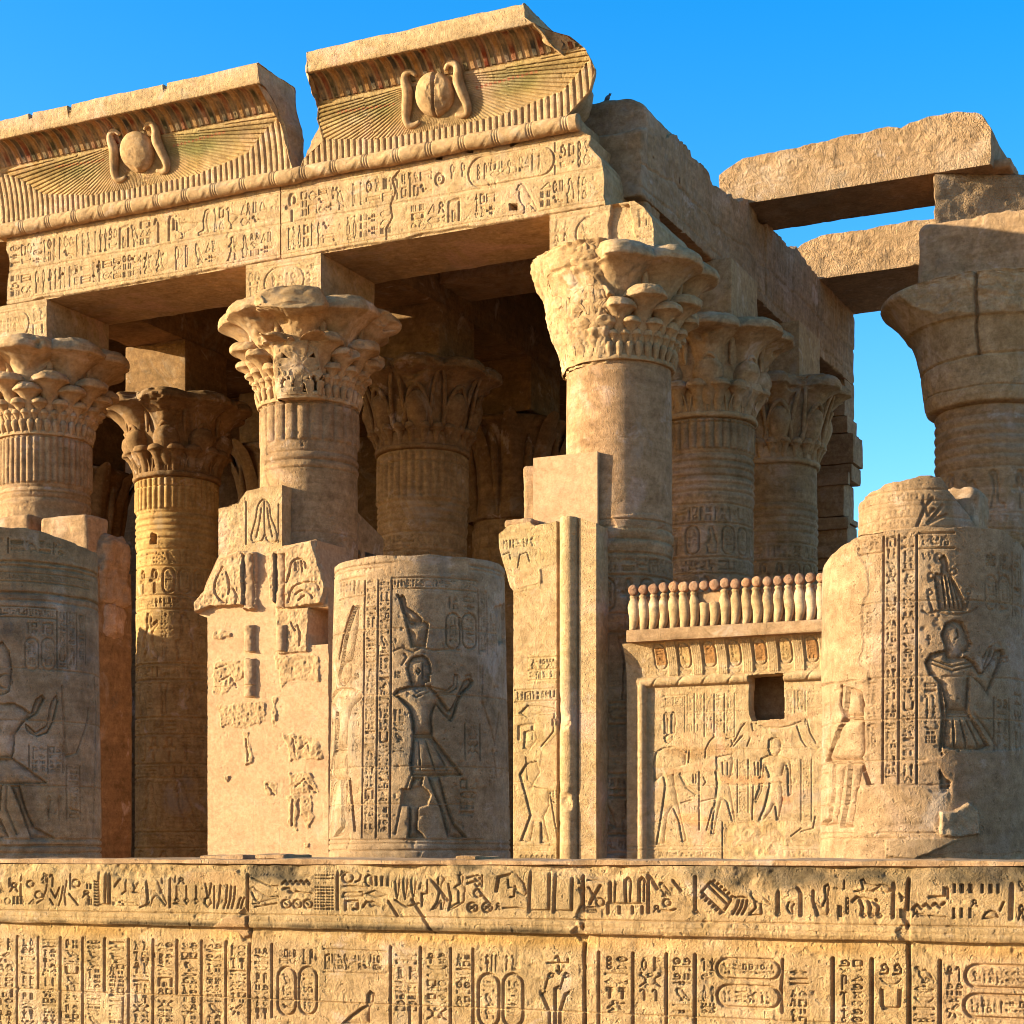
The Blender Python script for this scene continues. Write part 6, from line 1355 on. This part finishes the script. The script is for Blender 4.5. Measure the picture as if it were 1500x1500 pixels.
def pierB():
    v = -1.35; pp = panel_px(v); t = thing("gateway_pier", "slim gateway jamb with a tall rounded corner moulding, in front of the corner column", "pier", group="jambs of the ruined gateways")
    k = crop(450, 750, 2.884); x0 = pp(752, 1100)[0]; x1 = pp(874, 1100)[0]; zt = pp(800, 762)[1]; xl = pp(731, 800)[0]
    cv = Canvas(xl-.05, x1, Z_GND-.1, zt+.05, .0115); cv.px = pp; cv.tint[:] = PL; cv.noise[:] = .35
    # old carved stone above and below the plaster
    for poly, s in (([(800, 60), (1075, 30), (1075, 200), (990, 240), (985, 320), (870, 345), (820, 200)], 1), ([(935, 600), (1068, 600), (1068, 720), (935, 720)], 2), ([(870, 745), (1075, 745), (1075, 920), (1040, 950), (990, 1010), (970, 1150), (1075, 1160), (1075, 1480), (870, 1480)], 3)):
        b, q = cv.mask(cv.m(k(poly)), .02, 8, s, .012); cv.h[b] = cv.h[b]*(1-q)+q*.008; cv.tint[b] = cv.tint[b]*(1-q[..., None])+np.array((1.0, 1.02, .95))*q[..., None]; cv.noise[b] = np.where(q > .5, 1, cv.noise[b])
    T = lambda x0, y0, x1, y1, s, fr=None, d=.014, kk=1.0: (lambda q: pxtext(cv, *q[0], *q[1], d, s, fr, kk))(k([(x0, y0), (x1, y1)]))
    T(825, 118, 985, 145, 71); T(940, 622, 1065, 660, 72, 'tb'); T(940, 672, 1065, 700, 73, 'tb'); T(882, 758, 1062, 790, 74, 'tb'); T(885, 890, 965, 1005, 75); T(1035, 1175, 1062, 1250, 76); T(1030, 870, 1060, 915, 77)
    sk(cv, k, [(895, 850), (930, 815), (1000, 820), (1050, 830), (1050, 848), (990, 850), (930, 870)], [(920, 925), (965, 920), (975, 960), (940, 1005), (912, 1000)], dep=.025)
    sk(cv, k, [(900, 1390), (940, 1280), (920, 1200), (895, 1110), (925, 1060), (970, 1050), (985, 1100), (950, 1160), (1020, 1170), (1025, 1240), (1000, 1290), (1025, 1395), (985, 1400), (985, 1310), (960, 1310), (945, 1395)], dep=.03)
    gr(cv, k, [(925, 1035), (930, 1130), (965, 1160)], [(1025, 1180), (1060, 1390)], [(830, 180), (855, 170), (860, 200)], [(890, 235), (900, 180), (930, 170), (940, 210)], [(860, 245), (900, 260), (950, 250)], [(1045, 850), (1040, 930), (990, 990)], w=.012, dep=.018)
    for i in range(7): q = k([(900+i*22, 1448), (918+i*22, 1465)]); pxput(cv, 'disc', *q[0], *q[1], .012)
    for y in (860, 1140, 1410, 1430): cv.joint_h(cv.px(*k([(950, y)])[0])[1], wd=.009, dep=.01, seed=y)
    b, q = cv.mask(cv.m(k([(990, 240), (1000, 300), (940, 400), (985, 330)])), .01, 6, 8); 
    # lost edge at the top right of the fragment, chips
    cv.plaster(cv.m(k([(870, 245), (985, 240), (990, 300), (880, 325)])), .02, .02, 14, (1.04, 1, .95))
    # corner roll and the deep reveal beside it
    xr0, xr1 = pp(820, 1000)[0], pp(846, 1000)[0]; xc = (xr0+xr1)/2; rr = (xr1-xr0)/2; w = (cv.S-xc)/rr
    roll = np.where(np.abs(w) < 1, .15*np.sqrt(np.clip(1-w*w, 0, 1))-.03, 0); roll = np.where((cv.S > xr0-.04) & (cv.S < xr0), -.08, roll); roll = np.where((cv.S > xr1) & (cv.S < xr1+.03), -.05, roll)
    cv.h = np.where(roll != 0, roll, cv.h); er = np.clip(fbm2(cv.S, cv.T, 1.8, 4, 33)-.25, 0, 1); cv.h -= np.where(roll > 0, er*.25, 0); cv.h = np.where(cv.S > xr1+.03, np.minimum(cv.h, 0)+.02, cv.h)
    cv.weather(.006, 3, 41, .006)
    outl = lambda z: np.interp(z, [pp(752, 880)[1], pp(752, 865)[1], pp(752, 860)[1], pp(752, 800)[1], pp(740, 770)[1], zt+.1], [x0, x0, pp(748, 860)[0], xl, xl, pp(738, 765)[0]])
    def end(V):
        V = V.copy(); z = V[..., 2]; V[..., 0] = np.maximum(V[..., 0], outl(z)+.012*fbm(V, 5, 3, 3)*(z > 4))
        top = np.interp(V[..., 0], [xl, pp(745, 770)[0], pp(775, 770)[0], pp(783, 770)[0], pp(820, 770)[0], pp(828, 770)[0], pp(846, 770)[0], x1], [pp(735, 782)[1], pp(745, 770)[1], pp(775, 764)[1], pp(783, 770)[1], pp(820, 762)[1], pp(828, 758)[1], pp(846, 758)[1], pp(870, 768)[1]])
        V[..., 2] = np.minimum(z, top+.02*fbm(V, 6, 3, 6)); return V
    front_panel(cv, v, -.55, end=end).build("carved_face", M_FRONT, t, tint=True)
    v2 = -.97; a, b2 = P(781, 700, v2)[0], P(875, 700, v2)[0]
    cu = Canvas(a, b2, P(800, 768, v2)[2]-.1, P(800, 669, v2)[2], .03); cu.tint[:] = PL; cu.weather(.004, 2, 9, .0); front_panel(cu, v2, -.35, edge_amp=.005).build("upper_block", M_PLAS, t, tint=True)
    V, F = stone((P(766, 720, -.9)[0], -.9, P(766, 770, -1)[2]-.1), (a+.03, -.4, P(766, 681, -1)[2]), .04, .05, .02, 43, None, 1, .03); MB().add(V, F).build("rough_block", M_BLOCK, t)
    V, F = stone((P(741, 764, -1.2)[0], -1.28, P(741, 775, -1.2)[2]), (P(782, 764, -1.2)[0], -.8, P(760, 763, -1.2)[2]+.02), .03, .05, .02, 44, None, 1, .02); MB().add(V, F).build("loose_cap", M_BLOCK, t)
pierB()
def pierC():
    t = thing("gateway_pier", "shaded gateway jamb between the left drum and the golden column, broken stones on top", "pier", group="jambs of the ruined gateways"); v = -1.15
    a = P(30, 1000, v)[0]; b = P(137, 1000, v)[0]; z = P(100, 830, v)[2]
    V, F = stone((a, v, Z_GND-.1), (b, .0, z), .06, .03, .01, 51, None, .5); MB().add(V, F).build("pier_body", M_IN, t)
    V, F = stone((P(62, 780, v)[0], v-.05, z-.1), (P(130, 780, v)[0], -.55, P(100, 756, v)[2]), .04, .06, .02, 52, None, 1, .02); MB().add(V, F).build("loose_stone", M_BLOCK, t)
    V, F = stone((P(-30, 780, v)[0], v-.05, z-.1), (P(43, 780, v)[0], .2, P(20, 756, v)[2]), .04, .06, .02, 53, None, 1, .02); MB().add(V, F).build("loose_stone", M_BLOCK, t)
    V, F = stone((b-.6, v+.2, P(150, 880, v)[2]), (b+.07, -.1, P(150, 775, v)[2]), .05, .12, .05, 54, None, 1.2, .10); MB().add(V, F).build("lintel_fragment", M_BLOCK, t)
    V, F = stone((b-.6, v+.3, P(150, 930, v)[2]), (b+.04, -.15, P(150, 880, v)[2]), .05, .12, .05, 55, None, 1.2, .10); MB().add(V, F).build("lintel_fragment", M_BLOCK, t)
pierC()
def pierD():
    t = thing("gateway_pier", "tall outer gateway jamb left of the picture, keeping the lower hall in shade", "pier", group="jambs of the ruined gateways")
    V, F = stone((-19.8, -1.1, Z_GND-.1), (-15.2, .7, 6.0), .15, .08, .03, 56, lambda V: V+np.stack([0*V[:, 0], 0*V[:, 0], np.where(V[:, 2] > 5.5, .5*fbm(V, 1.2, 3, 3), 0)], -1)); MB().add(V, F).build("pier_body", M_BLOCK, t)
pierD()

def screen():
    v = -1.0; pp = panel_px(v); t = thing("screen_wall", "carved screen wall crowned by a row of cobras, with a dark square hole", "wall")
    x0 = pp(918, 1100)[0]; x1 = 4.45; k = crop(920, 930, 4.547)
    zl = P(1060, 925, v-.25)[2]-.0; zc0 = pp(1000, 1000)[1]; zT = P(950, 940, v-.28)[2]
    cv = Canvas(x0, x1, Z_GND-.1, zT, .0105); cv.px = pp; Z = cv.T
    kp = lambda x, y: pp(*k([(x, y)])[0])
    cav0 = kp(500, 300)[1]
    # hollow cornice with upright cartouches between bundles of stems
    q = np.clip((Z-cav0)/(zT-cav0), 0, 1); base = .20*q**2.6; base[Z < cav0] = 0
    s = kp(90, 150)[0]; step = (kp(890, 150)[0]-kp(390, 150)[0])/3; first = kp(225, 150)[0]; i = -1
    zca, zcb = cav0+.10, zT-.03
    while first+i*step < x1:
        c = first+i*step; i += 1
        if c-.16 < x0+.05: continue
        cartouche(cv, c-.10, c+.10, zca+.09, zcb, .018, 400+i, .015); put(cv, 'basket', c-.10, c+.10, zca-.03, zca+.07, .014)
        oc = np.array((.85, .62, .42)) if i % 2 else np.array((1.08, 1.02, .85)); m = (np.abs(cv.S-c) < .08) & (Z > zca+.16) & (Z < zcb-.06); cv.tint[m] *= oc
        for j in range(5): xg = c+.14+j*(step-.28)/4; cv.ridge([(xg, cav0+.1), (xg, zT)], .022, .022)
    # bound roll along the top and down the left side
    zr = cav0+.0; rr = .075; w = (Z-zr)/rr; xi = kp(95, 600)[0]
    cyc = (cv.S*1.0 % .42); bind = -.012*(np.abs((cyc-.2)-(w*.06)) < .02)
    roll = np.where((np.abs(w) < 1) & (cv.S > xi-rr), .085*np.sqrt(np.clip(1-w*w, 0, 1))+bind, 0); cv.h = np.where(roll > 0, roll, cv.h)
    w2 = (cv.S-xi)/rr; roll2 = np.where((np.abs(w2) < 1) & (Z < zr), .085*np.sqrt(np.clip(1-w2*w2, 0, 1)), 0); cv.h = np.where(roll2 > 0, np.maximum(cv.h, roll2), cv.h)
    m = (cv.S > xi+rr) & (Z < zr-rr); cv.h = np.where(m & (cv.h == 0), -.02, cv.h); off = cv.h.copy(); cv.h = np.zeros_like(cv.h)
    # text columns at the top of the scene
    xs = (375, 440, 505, 572, 640, 708); 
    for j, x in enumerate(xs):
        cv.groove([kp(x, 390), kp(x, 680)], .010, .016)
        if j < 5: (lambda a, b: pxtext(cv, *a, *b, .014, 500+j))(*k([(x+10, 395), (xs[j+1]-10, 640)]))
    for j, x in enumerate((1110, 1180)): cv.groove([kp(x, 370), kp(x, 600)], .010, .014)
    (lambda a, b: pxtext(cv, *a, *b, .014, 511))(*k([(1055, 370), (1095, 490)])); (lambda a, b: pxtext(cv, *a, *b, .014, 512))(*k([(1120, 370), (1172, 500)])); (lambda a, b: pxtext(cv, *a, *b, .014, 513))(*k([(1190, 370), (1245, 500)]))
    (lambda a, b: pxtext(cv, *a, *b, .013, 514, 'tb'))(*k([(240, 415), (370, 465)])); (lambda a, b: pxtext(cv, *a, *b, .013, 515, 'lr'))(*k([(735, 830), (790, 1185)])); (lambda a, b: pxtext(cv, *a, *b, .014, 516, 'lr'))(*k([(1158, 830), (1212, 1240)])); (lambda a, b: pxtext(cv, *a, *b, .012, 517))(*k([(400, 1060), (470, 1190)]))
    # the three figures
    sk(cv, k, [(225, 750), (180, 780), (160, 850), (170, 980), (225, 940), (240, 1000), (225, 1120), (205, 1250), (180, 1400), (240, 1390), (260, 1200), (290, 1150), (330, 1240), (355, 1385), (390, 1370), (345, 1180), (310, 1000), (300, 920), (380, 870), (380, 790), (300, 740)],
       [(235, 680), (262, 655), (292, 665), (298, 700), (270, 725), (242, 715)], [(236, 660), (232, 530), (250, 510), (262, 530), (264, 655)], [(280, 655), (282, 530), (298, 508), (316, 530), (310, 655)], dep=.03)
    sk(cv, k, [(345, 915), (400, 1010), (470, 1040), (485, 1060), (440, 1065), (380, 1020), (335, 930)], dep=.022)
    sk(cv, k, [(580, 810), (690, 790), (700, 850), (670, 990), (690, 1080), (715, 1250), (690, 1260), (650, 1110), (625, 1090), (600, 1180), (570, 1330), (545, 1330), (565, 1150), (585, 1000), (575, 900)], dep=.03)
    sk(cv, k, [(930, 700), (960, 680), (1005, 685), (1020, 720), (1010, 780), (985, 815), (945, 805), (930, 770)], [(880, 820), (930, 800), (1010, 805), (1080, 830), (1090, 1060), (1060, 1080), (1055, 900), (1040, 860), (1020, 960), (1030, 1100), (1000, 1240), (985, 1240), (970, 1130), (945, 1180), (900, 1240), (860, 1245), (900, 1150), (935, 1000), (930, 930), (905, 870), (890, 1040), (850, 1120), (835, 1100), (865, 1020)], dep=.032)
    gr(cv, k, [(510, 820), (515, 760), (540, 710), (570, 680)], [(680, 745), (715, 690), (750, 620), (775, 590)], [(700, 740), (760, 670)], [(790, 740), (830, 640), (820, 590)], [(850, 590), (920, 615), (1000, 620), (1080, 605), (1150, 575)], [(1120, 600), (1150, 690), (1180, 740), (1255, 765)], [(1190, 570), (1210, 650), (1250, 720)], [(655, 690), (685, 690), (690, 720)],
       [(385, 770), (380, 850)], [(405, 770), (400, 850)], [(625, 850), (630, 930)], [(660, 850), (660, 930)], [(690, 860), (690, 930)], [(840, 850), (845, 935)], [(865, 850), (865, 935)], [(430, 930), (432, 985)], [(448, 930), (448, 985)], [(470, 910), (472, 1300)], [(500, 950), (515, 980), (500, 1000)], [(1245, 1210), (1230, 1290), (1150, 1310)], [(1150, 1290), (1085, 1340)], [(520, 1300), (560, 1150)], [(350, 1120), (420, 1100)], [(480, 1110), (570, 1090)], [(832, 1000), (825, 1230)], w=.014, dep=.022)
    cv.joint_h(kp(600, 1410)[1], wd=.010, dep=.012); cv.joint_h(kp(600, 1435)[1], wd=.010, dep=.012); (lambda a, b: pxtext(cv, *a, *b, .014, 518))(*k([(200, 1445), (610, 1480)])); (lambda a, b: pxtext(cv, *a, *b, .014, 519))(*k([(1060, 1440), (1240, 1485)]))
    for y in (510, 765, 1005, 1240): cv.joint_h(kp(600, y)[1], kp(150, 600)[0], 9, .008, .01, y)
    cv.joint_v(kp(625, 1300)[0], -9, kp(600, 1240)[1], .012, .03, 3)
    # repairs
    for poly, sd in (([(360, 655), (455, 650), (430, 745), (360, 750)], 1), ([(575, 655), (650, 655), (645, 735), (580, 735)], 2), ([(810, 640), (880, 640), (870, 725), (815, 725)], 3), ([(1030, 640), (1090, 650), (1085, 730), (1035, 725)], 4), ([(235, 910), (380, 870), (580, 830), (590, 905), (330, 915), (250, 945)], 5), ([(600, 950), (800, 965), (1050, 940), (1050, 975), (800, 990), (610, 985)], 6), ([(840, 600), (1000, 610), (1250, 540), (1250, 500), (1040, 530)], 7)):
        cv.plaster(cv.m(k(poly)), .004, .02, sd, (1.06, .98, .98), 9)
    cv.plaster(cv.m(k([(630, 1245), (1040, 1240), (1040, 1480), (630, 1480)])), -.01, .02, 8, (1.02, 1.0, .93), 5); b, qq = cv.mask(cv.m(k([(640, 1260), (1030, 1250), (1030, 1470), (640, 1470)])), .06, 5, 9, .05); cv.h[b] -= qq*.04*np.abs(fbm2(cv.S[b], cv.T[b], 5, 4, 6)); cv.noise[b] = 1
    for poly, cl, sd in (([(580, 940), (900, 940), (900, 985), (580, 985)], (1.05, .80, .62), 11), ([(320, 1190), (480, 1190), (600, 1260), (330, 1260)], (1.1, .92, .62), 12), ([(1020, 1080), (1100, 1080), (1100, 1115), (1030, 1120)], (1.05, .68, .5), 13), ([(240, 760), (380, 740), (560, 740), (740, 740), (700, 800), (300, 820)], (.80, .68, .55), 14), ([(200, 1360), (620, 1380), (620, 1410), (200, 1400)], (1.1, 1.06, 1.0), 15)):
        cv.colour(cv.m(k(poly)), cl, .05, 6, sd, .06, .7)
    cv.weather(.005, 4, 43, .006)
    cv.h += off
    # the hole
    b, D, ins = cv.dist(cv.m([(1097, 990), (1148, 987), (1148, 1052), (1102, 1056), (1097, 1045)]), True, .02); jj = np.where(ins, D, -D)+.015*fbm2(cv.S[b], cv.T[b], 7, 3, 5); cv.h[b] = np.where(jj > 0, -.26, cv.h[b]); base[b] = np.where(jj > 0, 0, base[b]); hole = np.zeros(cv.S.shape, bool); hole[b] = jj > 0
    front_panel(cv, v, -.62, base, hole=hole).build("carved_face", M_FRONT, t, tint=True)
    V, F = stone((x0, -.30, Z_GND-.1), (x1, -.08, zT-.02), .1, .02, .01, 63); MB().add(V, F).build("rear_face", M_BLOCK, t)
    for k_, (lo_, hi_) in enumerate((((x0+.002, -.625, Z_GND-.1), (x0+.2, -.295, zT-.02)), ((x1-.2, -.625, Z_GND-.1), (x1-.002, -.295, zT-.02)), ((x0+.19, -.625, zT-.2), (x1-.19, -.295, zT-.022)))):
        V, F = stone(lo_, hi_, .1, .01, .002, 64+k_); MB().add(V, F).build("filling", M_BLOCK, t)  # edge blocks added to seal the hollow wall, so the hole looks dark
    # ledge and cobra row
    v3 = v-.34; za, zb = P(1060, 938, v3)[2]-.03, P(1060, 913, v3)[2]-.02; xa = P(917, 925, v3)[0]
    V, F = stone((xa, v3, zT-.0), (x1, -.15, zb), .03, .02, .008, 61, None, .8); MB().add(V, F).build("ledge", M_BLOCK, t)
    V, F = stone((xa+.06, v3+.15, zb+.002), (x1, -.25, zb+.56), .06, .03, .01, 62); MB().add(V, F).build("backing", M_BLOCK, t)
    zt = P(1060, 846, v3)[2]; H = zt-zb; n = 25; st = (P(1200, 850, v3)[0]-P(924, 850, v3)[0])/18.0
    hood = None
    for i in range(n):
        x = P(924, 850, v3)[0]+i*st+.0
        if x > x1-.1: break
        rngi = np.random.default_rng(i+5); w = st*.58*rngi.uniform(.90, 1.08)
        prof = smooth_prof([(.50*w, 0), (.60*w, .06*H), (.80*w, .22*H), (.98*w, .42*H), (.92*w, .54*H), (.66*w, .64*H), (.52*w, .69*H), (.62*w, .74*H), (.40*w, .78*H), (.01, .79*H)], 4)
        V, F = lathe(prof, 18); lean = -.10; V[:, 0] += .05*(V[:, 2]/H-.4)+.022*np.sin(V[:, 2]/H*6.0); V[:, 1] *= .8
        V[:, :2] *= (1+.16*fbm(V+i*3.3, 9, 3, 4))[:, None]; V[:, 0] += rngi.uniform(-.05, .02)*(V[:, 2]/H-.4); V += np.array([x, v3+.12, zb])
        if i in (7, 8): V[:, 2] = np.minimum(V[:, 2], zb+.50*H+.03*fbm(V, 12, 2, i)); 
        o = MB().add(V, F).build("cobra", M_CAP, t)
        # head and sun disc
        Vd, Fd = lathe(smooth_prof([(.005, -.05), (st*.40, -.045), (st*.50, -.02), (st*.50, .02), (st*.40, .05), (.005, .06)], 3), 20)
        Vd = np.stack([Vd[:, 0], -Vd[:, 2], Vd[:, 1]], 1); Vd *= (rngi.uniform(.88, 1.04)+.16*fbm(Vd+i*5.1, 12, 3, 2))[:, None]; Vd[:, 2] += rngi.uniform(-.015, .01); Vd += np.array([x+.01, v3+.10, zb+H-.47*st])
        MB().add(Vd, Fd).build("sun_disc", M_RED if i % 7 not in (4, 5) else M_REDW, o)
M_REDW = stone_mat("worn red stone", (.50, .26, .13), (.56, .35, .19), (.46, .20, .10), soot=.2, strata=.1)
screen()
